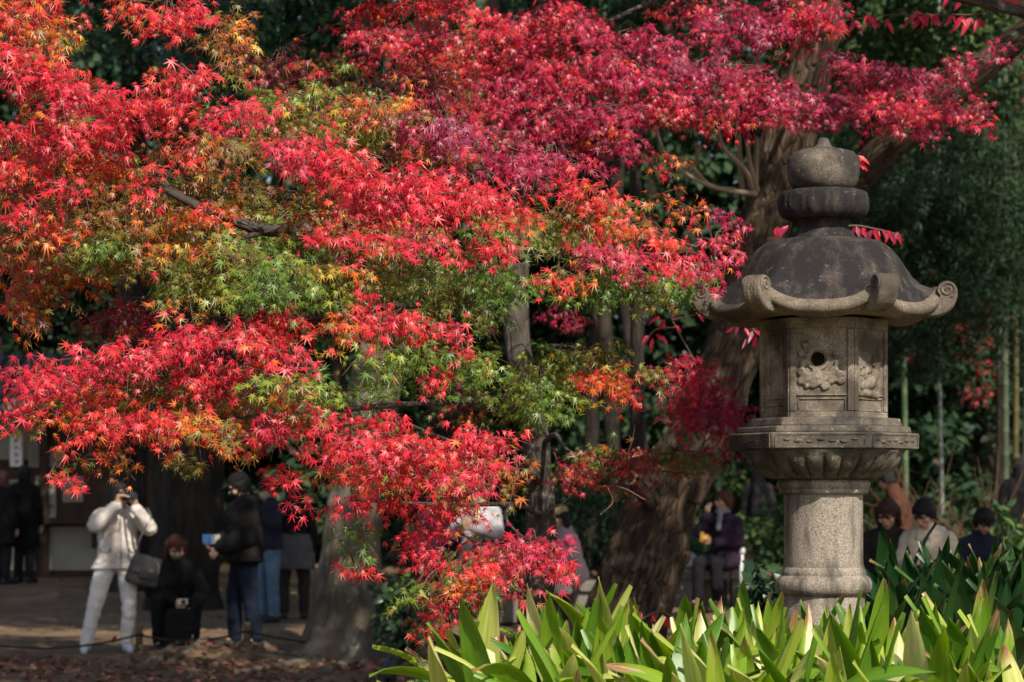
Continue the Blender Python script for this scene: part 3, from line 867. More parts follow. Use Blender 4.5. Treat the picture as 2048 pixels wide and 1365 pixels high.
# unseen trees added outside the picture so their crowns shade the path
for (tx, ty, cx, cy, cz, rad, nn, lab) in ((4.9, 11.0, 3.2, 12.0, 8.6, (3.9, 4.4, 2.1), 7200, 'unseen spreading evergreen to the right, its crown added above the lantern for shade'),
                                      (9.6, 13.5, 9.4, 12.4, 8.8, (3.9, 4.2, 2.3), 10000, 'unseen spreading evergreen further right, added out of the picture for shade'),
                                      (-5.2, 12.4, -2.6, 12.8, 8.6, (3.6, 4.4, 2.1), 7200, 'unseen spreading evergreen to the left, its crown added above the maple for shade')):
    z = gz(tx, ty)
    t = empty('evergreen_tree', (tx, ty, z), lab, 'tree')
    dx, dy = cx - tx, cy - ty
    tube('trunk', [(0, 0, -.1, .24), (dx * .02, 0, 1.5, .19), (dx * .15, dy * .1, 4, .16), (dx * .5, dy * .5, 6.4, .11), (dx, dy, cz - z, .05)], M['bark_far'], t, seg=14, n=24, rough=.12)
    for a in range(5):
        an = a * 1.257 + .4
        tube('limb', [(dx * .3, dy * .3, 5.2, .08), (dx * .6 + math.cos(an) * 1.3, dy * .6 + math.sin(an) * 1.3, cz - z - .7, .05), (dx + math.cos(an) * 3, dy + math.sin(an) * 3, cz - z + .2, .02)], M['bark_far'], t, seg=6)
    crown('crown', M['dull_leaf'], t, (dx, dy, cz - z), rad, nn, .24, GREENS_D, clumps=90, clump_r=.2, shell=.3)
# ------------------------------------------------------------------ maples
def maple_template(curl, fold=.07, seed=0):
    q = random.Random(seed)
    lob = [(0, 1.0), (38, .93), (-38, .93), (76, .74), (-76, .74), (122, .42), (-122, .42)]
    lob = sorted((a + q.uniform(-7, 7), r * q.uniform(.92, 1.18)) for a, r in lob)
    V = [(0, 0, 0)]; F = []
    angs = [a for a, _ in lob]
    sin_a = [-150] + [(angs[i] + angs[i + 1]) / 2 for i in range(6)] + [150]
    sin_r = [.08, .16, .215, .24, .24, .215, .16, .08]
    for a, r in zip(sin_a, sin_r):
        V.append((math.sin(R(a)) * r, math.cos(R(a)) * r, -fold * .6))
    for a, r in lob:
        k = curl * q.uniform(.5, 1.6) + q.uniform(-.08, .12)
        V.append((math.sin(R(a)) * r * (1 - .25 * abs(k)), math.cos(R(a)) * r * (1 - .25 * abs(k)), -k * r * r))
    for i in range(7):
        F.append((0, 9 + i, 1 + i)); F.append((0, 2 + i, 9 + i))
    return np.array(V), np.array(F)
LEAF_T = [maple_template(.08, .06, 1), maple_template(.22, .07, 2), maple_template(.40, .10, 3), maple_template(.62, .12, 4), maple_template(.95, .16, 5), maple_template(-.2, -.06, 6)]
NT = len(LEAF_T)

RED = (.66, .026, .050); PINK = (.60, .048, .095); SCAR = (.66, .050, .034); ORAN = (.64, .17, .025); YELL = (.58, .38, .05)
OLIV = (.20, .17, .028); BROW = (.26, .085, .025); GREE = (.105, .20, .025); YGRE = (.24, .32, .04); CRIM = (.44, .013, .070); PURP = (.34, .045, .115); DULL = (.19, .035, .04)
PAL = np.array([RED, PINK, SCAR, ORAN, YELL, OLIV, BROW, GREE, YGRE, CRIM, PURP, DULL])
MIX = {
    'R':  [.50, .20, .21, .06, 0, .01, .02, 0, 0, 0, 0, 0],
    'RO': [.30, .05, .36, .17, .03, .05, .04, 0, 0, 0, 0, 0],
    'O':  [.08, 0, .12, .20, .03, .26, .20, .09, .02, 0, 0, 0],
    'OG': [.04, 0, .05, .10, .04, .30, .06, .27, .14, 0, 0, 0],
    'G':  [.01, 0, .02, .03, .03, .17, .02, .52, .20, 0, 0, 0],
    'DG': [0, 0, .01, .03, 0, .30, .06, .58, .02, 0, 0, 0],
    'C':  [.16, .12, .02, 0, 0, 0, 0, 0, 0, .45, .25, 0],
    'CR': [.24, .16, .05, .02, 0, 0, .02, 0, 0, .36, .15, 0],
    'P':  [.03, .22, 0, 0, 0, 0, 0, 0, 0, .35, .40, 0],  # purplish sky-lit shade of the upper right boughs mixed into the leaf colour
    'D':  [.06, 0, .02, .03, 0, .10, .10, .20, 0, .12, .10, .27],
}

HUE = [10, 9, 11, 1, 0, 2, 3, 6, 4, 5, 8, 7]           # palette indices in order of hue
def pick(w, x, z, sd):
    """leaf colour drifts gradually along the boughs"""
    u = .5 + .62 * nz(x * 1.7 + sd, z * 2.6, sd) + random.gauss(0, .17)
    u = min(.9999, max(0.0, u))
    cum = 0.0
    for i in HUE:
        cum += w[i]
        if u < cum: return i
    return HUE[-1] if w[HUE[-1]] > 0 else int(np.argmax(w))

class Foliage:
    """collects leaves (position, tip, normal, size, colour) and the twigs that carry them"""
    def __init__(self): self.P, self.T, self.Nn, self.S, self.C, self.tw = [], [], [], [], [], []
    def pad(self, cx, cy, rx, ry, D, mix, dens=2.4, tilt=0.0, size=.0385, slope=.9, root=(0, -.6), thick=.12, droop=.62):
        rx, ry = max(14, rx - 22), max(10, ry - 12)
        s = FPX / D
        leaf_px = size * s
        area = math.pi * rx * ry
        n = max(13, int((4.3 if mix in ('G', 'OG', 'DG', 'O', 'D') else 3.9) * dens * area / (1.15 * leaf_px ** 2)))
        per = 15
        ns = max(2, n // per)
        ca, sa = math.cos(R(tilt)), math.sin(R(tilt))
        c0 = at(cx, cy, D)
        w = np.array(MIX[mix])
        dk = w / w.sum()
        rootp = np.array(at(cx + root[0] * rx, cy + root[1] * ry, D + .30))
        for q in range(ns):
            # spray origin inside the ellipse, loosely stratified
            a = 2 * math.pi * ((q * .618) % 1 + random.uniform(-.05, .05)); rr = math.sqrt((q + .5) / ns) * random.uniform(.75, 1.04)
            u, v = rr * math.cos(a), rr * math.sin(a)
            du, dv = u - root[0] * .5, v - root[1] * .5
            l = math.hypot(du, dv) + 1e-6; du /= l; dv /= l
            ln = random.uniform(.10, .22)
            px_u, px_v = rx * u, ry * v
            X = px_u * ca - px_v * sa; Y = px_u * sa + px_v * ca
            dpt = -slope * Y / s * .8 + random.gauss(0, thick)
            o = np.array([c0.x + X / s, c0.y + dpt, c0.z - Y / s])
            d = np.array([du + random.gauss(0, .35), -.35 + random.gauss(0, .4), -dv * .45 - .12 + random.gauss(0, .16)])
            d /= np.linalg.norm(d)
            side = np.cross(d, [0, -.5, .85]); side /= np.linalg.norm(side)
            st = o - d * ln * .5
            e = o + d * ln * .5 + np.array([0, 0, -.02])
            self.tw.append([(*st, .0028), (*(o + np.array([0, 0, .008])), .002), (*e, .001)])
            if random.random() < .55:
                mid = (rootp + st) / 2 + np.array([0, .05, .04 + random.uniform(-.03, .03)])
                self.tw.append([(*rootp, .006), (*mid, .0045), (*st, .0028)])
            tone = random.uniform(.82, 1.15)
            ci0 = pick(dk, o[0], o[2], cx * .013)
            for i in range(per):
                t = (i // 2) / (per / 2.0) * ln
                sg = -1 if i % 2 else 1
                p = st + d * t + side * sg * random.uniform(.008, .05) + np.array([0, random.gauss(0, .018), random.gauss(0, .018)])
                tip = d * random.uniform(.1, .9) + side * sg * random.uniform(.1, .9) + np.array([0, -.12, -droop]) + np.array([random.gauss(0, .20) for _ in range(3)])
                nn = np.array([0, -.62, .74]) + np.array([random.gauss(0, .40), random.gauss(0, .36), random.gauss(0, .36)])
                ci = ci0 if random.random() < .62 else pick(dk, p[0], p[2], cx * .013)
                col = PAL[ci] * tone * random.uniform(.8, 1.2)
                self.P.append(p); self.T.append(tip); self.Nn.append(nn); self.S.append(size * random.uniform(.55, 1.25)); self.C.append((ci, *col))
        return c0, rootp
    def build(self, root, keep=300):
        org = np.array(root.location)
        P = np.array(self.P) - org; T = np.array(self.T); Nn = np.array(self.Nn); S_ = np.array(self.S); C = np.array(self.C)
        X, Y, Z = basis(T, Nn)
        world_p = P + org
        # largest-showing leaves become parts of their own
        view = world_p - np.array([0, 0, EYE]); dist = np.linalg.norm(view, axis=1)
        facing = np.abs(np.sum(Z * view, axis=1)) / dist
        px = 1024 + world_p[:, 0] / world_p[:, 1] * FPX; py = HZ - (world_p[:, 2] - EYE) / world_p[:, 1] * FPX
        inside = (px > 20) & (px < 2028) & (py > 20) & (py < 1345)
        score = facing * S_ / dist * inside
        cell = (px // 40).astype(int) * 1000 + (py // 34).astype(int)
        near = {}
        for i in np.argsort(world_p[:, 1]):
            if inside[i] and cell[i] not in near: near[cell[i]] = world_p[i, 1]
        front = np.array([near.get(c, 0) + .16 > y for c, y in zip(cell, world_p[:, 1])])
        score = score * np.where(front, 1.0, .15)
        order = np.argsort(-score)[:keep]
        mask = np.ones(len(P), bool); mask[order] = False
        tpl = rng.integers(0, NT, len(P))
        Vs, Fs, Cs, off = [], [], [], 0
        for k in range(NT):
            sel = mask & (tpl == k)
            V, F = scatter(P[sel], T[sel], Nn[sel], S_[sel], *LEAF_T[k])
            Vs.append(V); Fs.append(F + off); off += len(V); Cs.append(np.repeat(C[sel, 1:], 16, axis=0))
        o = link('foliage', mesh_np('foliage', np.vstack(Vs), np.vstack(Fs), col=np.vstack(Cs)), M['maple_leaf'], root)
        o['kind'] = 'stuff'
        shared = {}
        for i in order:
            key = (int(C[i, 0]), int(tpl[i]))
            if key not in shared:
                V, F = LEAF_T[key[1]]
                me = mesh_np('leaf', V, F, col=np.repeat(PAL[key[0]][None, :], 16, axis=0)); me.materials.append(M['maple_leaf']); shared[key] = me
            lf = link('leaf', shared[key], None, root)
            mt = Matrix(((X[i, 0], Y[i, 0], Z[i, 0], 0), (X[i, 1], Y[i, 1], Z[i, 1], 0), (X[i, 2], Y[i, 2], Z[i, 2], 0), (0, 0, 0, 1)))
            lf.matrix_local = Matrix.Translation(P[i]) @ mt @ Matrix.Scale(S_[i], 4)
        if self.tw:
            tw = [[(a[0] - org[0], a[1] - org[1], a[2] - org[2], a[3]) for a in t] for t in self.tw]
            w = tubes('twigs', tw, M['twig'], root, seg=3, n=4); w['kind'] = 'stuff'

def branch(root, pts, parent_mat, seg=9, rough=.1):
    g = root.location
    return tube('branch', [(p[0] - g[0], p[1] - g[1], p[2] - g[2], r) for p, r in pts], parent_mat, root, seg=seg, rough=rough, fr=6)

# ---- the bright maple with the slim grey stem
MT = 12.6
p = at(1075, 1340, MT)
maple = empty('maple_tree', (p.x, p.y, gz(p.x, p.y)), 'slim grey stemmed maple with layered bright red, orange and green leaves', 'tree')
g0 = maple.location
tr = [(1078, 1430, .10), (1076, 1300, .088), (1078, 1180, .082), (1082, 1050, .080), (1076, 930, .075), (1066, 840, .070), (1040, 720, .070), (1032, 600, .066), (1036, 500, .062), (1030, 380, .055), (1010, 240, .046), (990, 80, .036), (985, -120, .028), (980, -400, .012)]
tube('trunk', [(*loc(at(x, y, MT + .13 * max(0, i - 6))), r) for i, (x, y, r) in enumerate(tr)], M['bark_maple'], maple, seg=20, n=80, rough=.10, fr=6, knots=[(Vector(loc(at(1022, 590, MT - .06))), .05, .02), (Vector(loc(at(1070, 880, MT - .07))), .05, .015)], seed=2.0)
for i_, path in enumerate(([(1034, 480, MT, .045), (940, 430, 11.6, .038), (800, 430, 10.8, .034), (640, 455, 10.2, .033), (530, 460, 9.95, .032), (450, 432, 9.9, .029), (380, 405, 9.9, .024), (250, 330, 9.9, .02), (160, 280, 9.8, .014), (60, 150, 9.8, .008)],
             [(540, 462, 9.95, .024), (500, 472, 9.9, .018), (470, 478, 9.85, .012)],
             [(1000, 100, MT + .7, .03), (900, -20, 12.4, .026), (760, -60, 11.2, .022), (560, -80, 10.4, .016), (330, -60, 9.9, .01)],
             [(1036, 560, MT, .04), (900, 600, 11.0, .03), (740, 620, 10.2, .024), (520, 660, 9.8, .018), (250, 740, 9.5, .012), (60, 770, 9.4, .007)],
             [(1060, 800, MT, .035), (960, 800, 11.2, .028), (800, 810, 10.2, .02), (560, 830, 9.7, .014), (300, 850, 9.5, .008)],
             [(1078, 960, MT, .035), (1000, 920, 11.4, .026), (890, 880, 10.4, .018), (820, 850, 10.0, .01)],
             [(1080, 1030, MT, .03), (1030, 1010, 11.2, .02), (900, 1010, 10.2, .014), (700, 1000, 9.9, .008)],
             [(1036, 1000, 11.3, .014), (1010, 1030, 10.5, .012), (1040, 1070, 10.2, .009), (1100, 1100, 10.0, .006)],
             [(1036, 520, MT, .03), (1130, 500, 11.6, .024), (1280, 480, 11.0, .016), (1440, 500, 10.8, .008)],
             [(1055, 760, MT, .026), (1085, 700, 12.2, .024), (1130, 695, 11.8, .02), (1180, 705, 11.4, .016), (1260, 720, 11.2, .008)],
             [(1078, 900, MT, .03), (1110, 870, 12.4, .022), (1140, 905, 12.2, .016), (1220, 930, 12.0, .01), (1400, 950, 11.9, .005)],
             [(1080, 1120, MT, .02), (1000, 1130, 11.2, .014), (900, 1150, 10.4, .009), (840, 1230, 10.2, .005)],
             [(985, -50, MT + .8, .02), (800, -40, 11.4, .014), (600, -10, 10.8, .01)])):
    branch(maple, [(at(x, y, D), r * (.62 if i_ != 0 else .85)) for x, y, D, r in path], M['bark_maple'])
# bare hanging twigs
for path in ([(1108, 905, 11.9), (1130, 960, 11.6), (1165, 985, 11.5), (1200, 960, 11.4), (1240, 930, 11.3), (1262, 890, 11.3), (1270, 850, 11.3)], [(1180, 975, 11.45), (1240, 975, 11.4), (1290, 1000, 11.4)], [(1210, 950, 11.4), (1195, 910, 11.3)], [(1150, 985, 11.5), (1120, 1010, 11.4), (1095, 1020, 11.4)],
             [(1215, 975, 11.4), (1225, 1005, 11.4), (1200, 1030, 11.35)], [(35, 490, 9.6), (15, 510, 9.6), (-20, 540, 9.6)], [(28, 495, 9.6), (30, 530, 9.55), (26, 560, 9.5)], [(480, 480, 9.8), (478, 520, 9.75)]):
    tube('bare_twig', [(*loc(at(x, y, D)), .0042 - .0005 * i) for i, (x, y, D) in enumerate(path)], M['twig'], maple, seg=4)

F1 = Foliage()
B = 9.4
K0 = 12.2
PADS = [
    # far, shaded inner layers first
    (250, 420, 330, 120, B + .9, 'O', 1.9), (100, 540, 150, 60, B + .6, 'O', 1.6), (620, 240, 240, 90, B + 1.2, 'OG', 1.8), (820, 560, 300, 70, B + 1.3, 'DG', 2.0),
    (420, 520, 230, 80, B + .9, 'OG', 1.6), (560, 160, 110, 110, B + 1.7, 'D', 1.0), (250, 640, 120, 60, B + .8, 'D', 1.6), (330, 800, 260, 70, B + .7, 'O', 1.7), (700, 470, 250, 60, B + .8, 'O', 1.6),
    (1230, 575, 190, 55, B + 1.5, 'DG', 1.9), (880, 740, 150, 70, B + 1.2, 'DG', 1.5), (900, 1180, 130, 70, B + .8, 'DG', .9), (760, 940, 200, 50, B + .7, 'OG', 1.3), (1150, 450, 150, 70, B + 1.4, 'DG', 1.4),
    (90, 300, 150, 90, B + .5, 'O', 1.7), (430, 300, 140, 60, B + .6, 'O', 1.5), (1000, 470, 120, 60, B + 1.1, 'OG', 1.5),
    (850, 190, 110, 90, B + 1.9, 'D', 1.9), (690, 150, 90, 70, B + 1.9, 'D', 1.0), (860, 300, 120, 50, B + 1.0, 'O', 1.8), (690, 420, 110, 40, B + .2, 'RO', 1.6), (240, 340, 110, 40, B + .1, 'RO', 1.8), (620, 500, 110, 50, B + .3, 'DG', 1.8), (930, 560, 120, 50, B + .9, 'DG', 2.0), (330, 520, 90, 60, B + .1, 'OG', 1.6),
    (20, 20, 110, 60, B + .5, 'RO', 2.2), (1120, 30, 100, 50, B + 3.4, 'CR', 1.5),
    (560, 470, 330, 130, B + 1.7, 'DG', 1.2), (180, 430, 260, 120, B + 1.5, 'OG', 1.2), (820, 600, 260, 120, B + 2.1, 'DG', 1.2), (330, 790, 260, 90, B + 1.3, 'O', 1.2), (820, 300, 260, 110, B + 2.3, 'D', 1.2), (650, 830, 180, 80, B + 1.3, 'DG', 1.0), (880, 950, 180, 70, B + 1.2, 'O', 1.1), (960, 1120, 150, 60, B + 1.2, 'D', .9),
    (1180, 470, 150, 80, B + 2.2, 'DG', 1.0), (1350, 560, 130, 50, B + 2.0, 'DG', 1.2),
    (520, 590, 140, 40, B - .2, 'G', 1.8), (440, 510, 110, 40, B - .1, 'OG', 1.6), (210, 500, 120, 40, B, 'OG', 1.6), (640, 545, 130, 34, B - .1, 'OG', 1.6), (200, 430, 130, 44, B + .1, 'O', 1.6),
    (1110, 330, 120, 50, B + 1.6, 'CR', 1.8, 12), (1240, 300, 110, 36, K0 + .2, 'CR', 1.6), (70, 480, 110, 60, B + .05, 'O', 1.7), (300, 470, 120, 50, B + .15, 'O', 1.6),
    # top left
    (70, 60, 130, 70, B + .3, 'RO', 2.0), (330, 35, 140, 45, B + .2, 'R', 2.4), (460, 90, 75, 85, B + .6, 'O', 2.0), (70, 130, 110, 60, B, 'R', 2.2, 8), (150, 200, 170, 60, B, 'R', 2.5, 18),
    (350, 165, 95, 42, B - .1, 'R', 2.5, -8), (300, 225, 120, 50, B, 'RO', 2.3), (470, 232, 125, 38, B - .1, 'R', 2.5, -4), (130, 275, 160, 55, B - .1, 'R', 2.5, 6), (370, 310, 65, 34, B - .1, 'R', 2.3, 20),
    (60, 350, 80, 40, B, 'RO', 2.0), (130, 385, 70, 34, B - .2, 'R', 2.0), (60, 430, 80, 50, B - .1, 'RO', 2.0), (280, 382, 40, 22, B - .2, 'R', 1.6), (430, 440, 80, 50, B + .2, 'RO', 1.3),
    (60, 600, 75, 75, B + .3, 'O', 1.8, 10), (110, 510, 70, 50, B + .2, 'OG', 1.8), (230, 520, 85, 45, B + .3, 'OG', 1.7), (350, 450, 80, 60, B + .4, 'O', 1.6),
    (380, 580, 90, 55, B + .2, 'OG', 2.0), (360, 625, 65, 22, B, 'RO', 1.6, -12), (540, 560, 150, 66, B - .05, 'G', 2.2), (640, 585, 120, 44, B + .1, 'G', 2.2), (460, 540, 110, 50, B, 'OG', 1.8), (800, 565, 120, 34, B + .3, 'G', 2.0),
    # centre sweep
    (640, 320, 150, 55, B, 'R', 2.6, 18), (780, 380, 190, 70, B - .1, 'R', 2.7, 10), (930, 400, 130, 60, B, 'R', 2.5), (1020, 340, 80, 45, B + .5, 'CR', 2.0), (760, 225, 150, 45, B + .8, 'O', 1.8), (640, 250, 80, 40, B + .7, 'OG', 1.8), (880, 270, 150, 50, B + .8, 'CR', 1.8, 12),
    (690, 480, 90, 32, B - .2, 'R', 2.2, 4), (850, 490, 120, 34, B - .2, 'R', 2.3, 3), (980, 500, 80, 36, B, 'R', 2.0), (600, 430, 70, 40, B + .3, 'O', 1.4), (1040, 440, 80, 40, B + .4, 'RO', 1.8),
    (1180, 400, 110, 50, B + 1.2, 'RO', 1.9, 18), (1270, 470, 120, 40, B + 1.2, 'RO', 1.8, 14), (1230, 515, 130, 36, B + .9, 'CR', 2.3, 6), (1380, 540, 110, 34, B + 1.0, 'CR', 2.3, 4), (1450, 490, 60, 40, B + 1.3, 'C', 2.0, -14), (1120, 560, 80, 42, B + .7, 'RO', 1.9), (1350, 420, 100, 26, B + 1.8, 'O', 1.3, 22), (1460, 440, 70, 16, B + 2.4, 'C', 1.3, 10),
    # lower left
    (520, 660, 130, 52, B - .2, 'R', 2.7, -10), (560, 720, 90, 40, B - .3, 'R', 2.4), (380, 700, 120, 50, B - .2, 'R', 2.6, -12), (230, 730, 130, 44, B - .3, 'R', 2.6, -8), (80, 760, 110, 46, B - .2, 'R', 2.6, 4), (60, 830, 75, 45, B - .2, 'R', 2.2, -25), (190, 800, 80, 40, B - .1, 'RO', 2.0),
    (420, 760, 120, 40, B - .2, 'R', 2.4, -6), (700, 660, 90, 50, B - .1, 'RO', 2.2), (720, 600, 60, 34, B, 'R', 2.0), (800, 650, 110, 38, B - .1, 'R', 2.3, 8), (900, 680, 80, 26, B, 'R', 2.1, 14), (790, 715, 120, 40, B - .2, 'G', 1.8), (870, 765, 30, 24, B - .1, 'R', 1.4), (760, 780, 30, 26, B, 'G', 1.5),
    (600, 790, 100, 55, B - .35, 'G', 2.4), (540, 765, 50, 36, B - .3, 'G', 1.8), (930, 730, 90, 50, B + 1.0, 'G', 1.5),
    (190, 860, 100, 46, B - .2, 'RO', 2.2), (300, 850, 100, 50, B - .3, 'RO', 2.5), (410, 860, 110, 42, B - .3, 'RO', 2.5, 6), (540, 860, 80, 50, B - .3, 'R', 2.2), (130, 965, 36, 24, B - .3, 'RO', 1.6, -25), (180, 920, 60, 26, B - .1, 'O', 1.7, -20), (250, 940, 35, 40, B, 'O', 1.4), (370, 930, 40, 24, B, 'G', 1.2), (480, 900, 60, 26, B - .1, 'OG', 1.5),
    (640, 850, 80, 34, B - .2, 'R', 2.2, 4), (760, 850, 90, 34, B - .2, 'R', 2.2), (700, 900, 110, 40, B - .3, 'R', 2.5), (830, 905, 120, 50, B - .3, 'R', 2.7), (960, 890, 95, 44, B - .2, 'R', 2.6, -6), (960, 950, 80, 34, B - .2, 'R', 2.3), (850, 960, 110, 34, B - .3, 'R', 2.3), (720, 960, 90, 30, B - .2, 'RO', 1.9),
    (620, 1020, 80, 22, B - .3, 'R', 1.9, 6), (760, 1010, 100, 32, B - .2, 'R', 2.1), (560, 960, 50, 24, B - .2, 'RO', 1.5), (900, 1020, 90, 36, B - .1, 'R', 2.2), (720, 1080, 55, 44, B, 'OG', 1.5), (830, 1080, 80, 40, B, 'R', 1.7), (710, 1140, 40, 24, B - .1, 'R', 1.6), (850, 1120, 50, 40, B - .2, 'R', 1.5),
    (1060, 1100, 90, 50, B + .2, 'CR', 2.4), (980, 1130, 90, 44, B + .1, 'RO', 2.2), (1110, 1140, 66, 40, B + .2, 'CR', 2.2, 10), (1040, 1190, 50, 34, B + .2, 'CR', 1.6), (930, 1180, 70, 40, B + .3, 'RO', 1.6), (880, 1220, 70, 34, B + .3, 'RO', 1.6, -10), (850, 1268, 40, 20, B + .2, 'RO', 1.5), (970, 1200, 30, 28, B + .5, 'G', 1.0),
    # round the stem
    (1080, 785, 110, 80, B + 1.5, 'G', 2.3), (1130, 720, 80, 36, B + 1.6, 'G', 2.0), (1030, 830, 60, 50, B + 1.8, 'OG', 1.6), (1200, 730, 90, 44, B + 1.6, 'OG', 2.2, 6), (1220, 770, 100, 42, B + 1.4, 'RO', 2.2, 10), (1300, 760, 34, 50, B + 1.6, 'OG', 1.6), (1020, 960, 60, 50, B + .9, 'O', 1.4),
    (1390, 765, 95, 56, 11.7, 'C', 2.4, 30), (1440, 830, 105, 46, 11.7, 'C', 2.4, 16), (1370, 830, 75, 44, 11.9, 'C', 1.8),
    (1230, 930, 130, 44, 12.0, 'D', 1.8), (1350, 922, 130, 36, 11.9, 'D', 1.8), (1455, 905, 70, 26, 11.8, 'D', 1.5, 6), (1150, 950, 70, 46, 12.0, 'D', 1.4), (1250, 990, 70, 26, 11.9, 'D', 1.0), 
    (1130, 640, 70, 30, 14.2, 'C', 1.5, 14), (960, 630, 50, 20, 14.2, 'C', 1.3), (930, 800, 80, 60, 13.2, 'D', 1.2),
    # upper crown above the picture
    (300, -120, 400, 90, B + .6, 'RO', 1.6), (800, -140, 400, 90, B + 1.4, 'R', 1.5), (100, -60, 200, 50, B + .4, 'R', 1.6), (-160, 250, 130, 220, B + .3, 'RO', 1.4), (-150, 700, 120, 150, B, 'R', 1.4),
]
for pd in PADS:
    F1.pad(*pd[:7], tilt=(pd[7] if len(pd) > 7 else 0))
F1.build(maple)

# ---- the crimson maple reaching in from the upper right
CT = 14.4
cx_ = 3.7
crim = empty('maple_tree', (cx_, CT, gz(cx_, CT)), 'crimson maple whose boughs reach in from the upper right over the lantern', 'tree')
g0 = crim.location
tube('trunk', [(0, 0, -.1, .13), (.05, 0, 1.0, .105), (-.1, 0, 2.2, .10), (-.05, -.1, 3.6, .085), (-.2, -.2, 5.0, .06), (-.5, -.3, 6.4, .03)], M['bark_maple'], crim, seg=16, n=40, rough=.1, fr=5)
w0 = Vector((cx_ - .08, CT - .1, 4.2))
for path in ([(1640, -60, 13.2, .03), (1580, 40, 12.9, .024), (1500, 120, 12.6, .018), (1420, 160, 12.5, .012), (1300, 200, 12.4, .007)],
             [(2050, 60, 13.4, .034), (1900, 190, 12.9, .024), (1780, 215, 12.7, .015), (1600, 230, 12.6, .008)],
             [(1640, -60, 13.2, .024), (1400, -30, 12.8, .018), (1180, 60, 12.5, .014), (1000, 150, 12.3, .008)]):
    branch(crim, [(w0 + Vector((0, 0, 0)), .04)] + [(at(x, y, D + .35), r * .8) for x, y, D, r in path], M['bark_maple'])
F2 = Foliage()
K = 12.5
PADS2 = [
    (950, 120, 190, 80, K + .3, 'CR', 2.0), (800, 90, 140, 60, K + .4, 'CR', 1.8), (1100, 60, 170, 60, K + .2, 'CR', 2.1), (1130, 160, 150, 55, K, 'CR', 2.2, 8), (1000, 210, 170, 55, K, 'CR', 2.2), (1250, 150, 130, 50, K, 'C', 2.3, 10),
    (1180, 240, 150, 40, K - .2, 'CR', 2.3, -4), (1340, 220, 150, 50, K, 'CR', 2.3), (1300, 100, 120, 44, K + .2, 'C', 2.0, 16), (1420, 150, 130, 50, K, 'C', 2.4), (1480, 60, 130, 60, K + .3, 'CR', 2.0), (1600, 40, 120, 60, K + .3, 'CR', 2.1), (1400, 20, 120, 40, K + .4, 'C', 1.6),
    (1530, 200, 120, 50, K, 'C', 2.4), (1480, 245, 110, 28, K - .1, 'CR', 2.2), (1640, 225, 110, 44, K, 'C', 2.4, -4), (1700, 130, 80, 40, K, 'P', 2.2, 12), (1780, 170, 130, 34, K, 'P', 2.4, 4), (1900, 150, 110, 30, K, 'P', 2.2, -14), (2000, 112, 50, 22, K + .1, 'P', 1.8, -20),
    (1780, 225, 140, 40, K - .1, 'CR', 2.4), (1900, 225, 100, 34, K, 'C', 2.2, -8), (1970, 205, 50, 18, K + .1, 'P', 1.7, -14), (1840, 262, 110, 22, K - .1, 'CR', 1.9, 4), (1960, 255, 40, 12, K, 'C', 1.4), (1220, 280, 90, 26, K - .1, 'RO', 1.8), (1060, 270, 90, 30, K, 'CR', 2.0), (1330, 330, 60, 36, K + .1, 'D', 1.2, 20),
    (820, 20, 150, 36, K - 1.2, 'R', 2.2), (920, 20, 90, 30, K - .9, 'R', 1.9), (700, 60, 60, 26, K - 1.3, 'R', 1.6),
    (1200, -90, 300, 70, K + .3, 'C', 1.5), (1700, -90, 300, 60, K + .3, 'CR', 1.3), (2150, 120, 120, 90, K, 'P', 1.5),
]
for pd in PADS2:
    F2.pad(*pd[:7], tilt=(pd[7] if len(pd) > 7 else 0), size=.038, slope=.8, thick=.14)
F2.build(crim)

# faint red maple far to the right
p = at(1995, 1050, 36)
t = empty('maple_tree', (p.x, p.y, gz(p.x, p.y)), 'blurred reddish maple far back at the right edge among dark green', 'tree')
tube('trunk', [(0, 0, -.1, .1), (.05, 0, 2, .08), (0, 0, 5, .03)], M['bark_far'], t, seg=8, n=12)
V1, F1_, C1 = crown_np((-.5, 0, 6.2), (1.5, 1.2, 1.1), 900, .10, [DULL, BROW, (.3, .03, .03)], clumps=26, clump_r=.25)
V2, F2_, C2 = crown_np((-.2, -.2, 3.4), (1.0, 1.0, .8), 350, .10, [DULL, (.3, .03, .03)], clumps=14, clump_r=.25)
link('crown', mesh_np('crown', np.vstack([V1, V2]), np.vstack([F1_, F2_ + len(V1)]), col=np.vstack([C1, C2])), M['dull_leaf'], t)
# ------------------------------------------------------------------ people
def cloth(name, c, noise=.15, rough=.9, bscale=120.0):
    return plain(name, c, rough, .15, 0, noise, 9.0, .25, bscale)
SKIN = plain('skin', (.52, .32, .23), .55, .35, 0, .08, 30)
SKIN_D = plain('skin_tan', (.36, .20, .135), .55, .35, 0, .08, 30)
LIP = plain('lip', (.30, .09, .08), .5)
EYE_M = plain('eye_dark', (.012, .010, .009), .3, .5)
HAIR_B = plain('hair_black', (.010, .009, .009), .6, .3, 0, .5, 60, .5, 150)
HAIR_R = plain('hair_auburn', (.085, .026, .016), .6, .3, 0, .5, 60, .5, 150)
HAIR_BR = plain('hair_brown', (.05, .02, .014), .6, .3, 0, .5, 60, .5, 150)

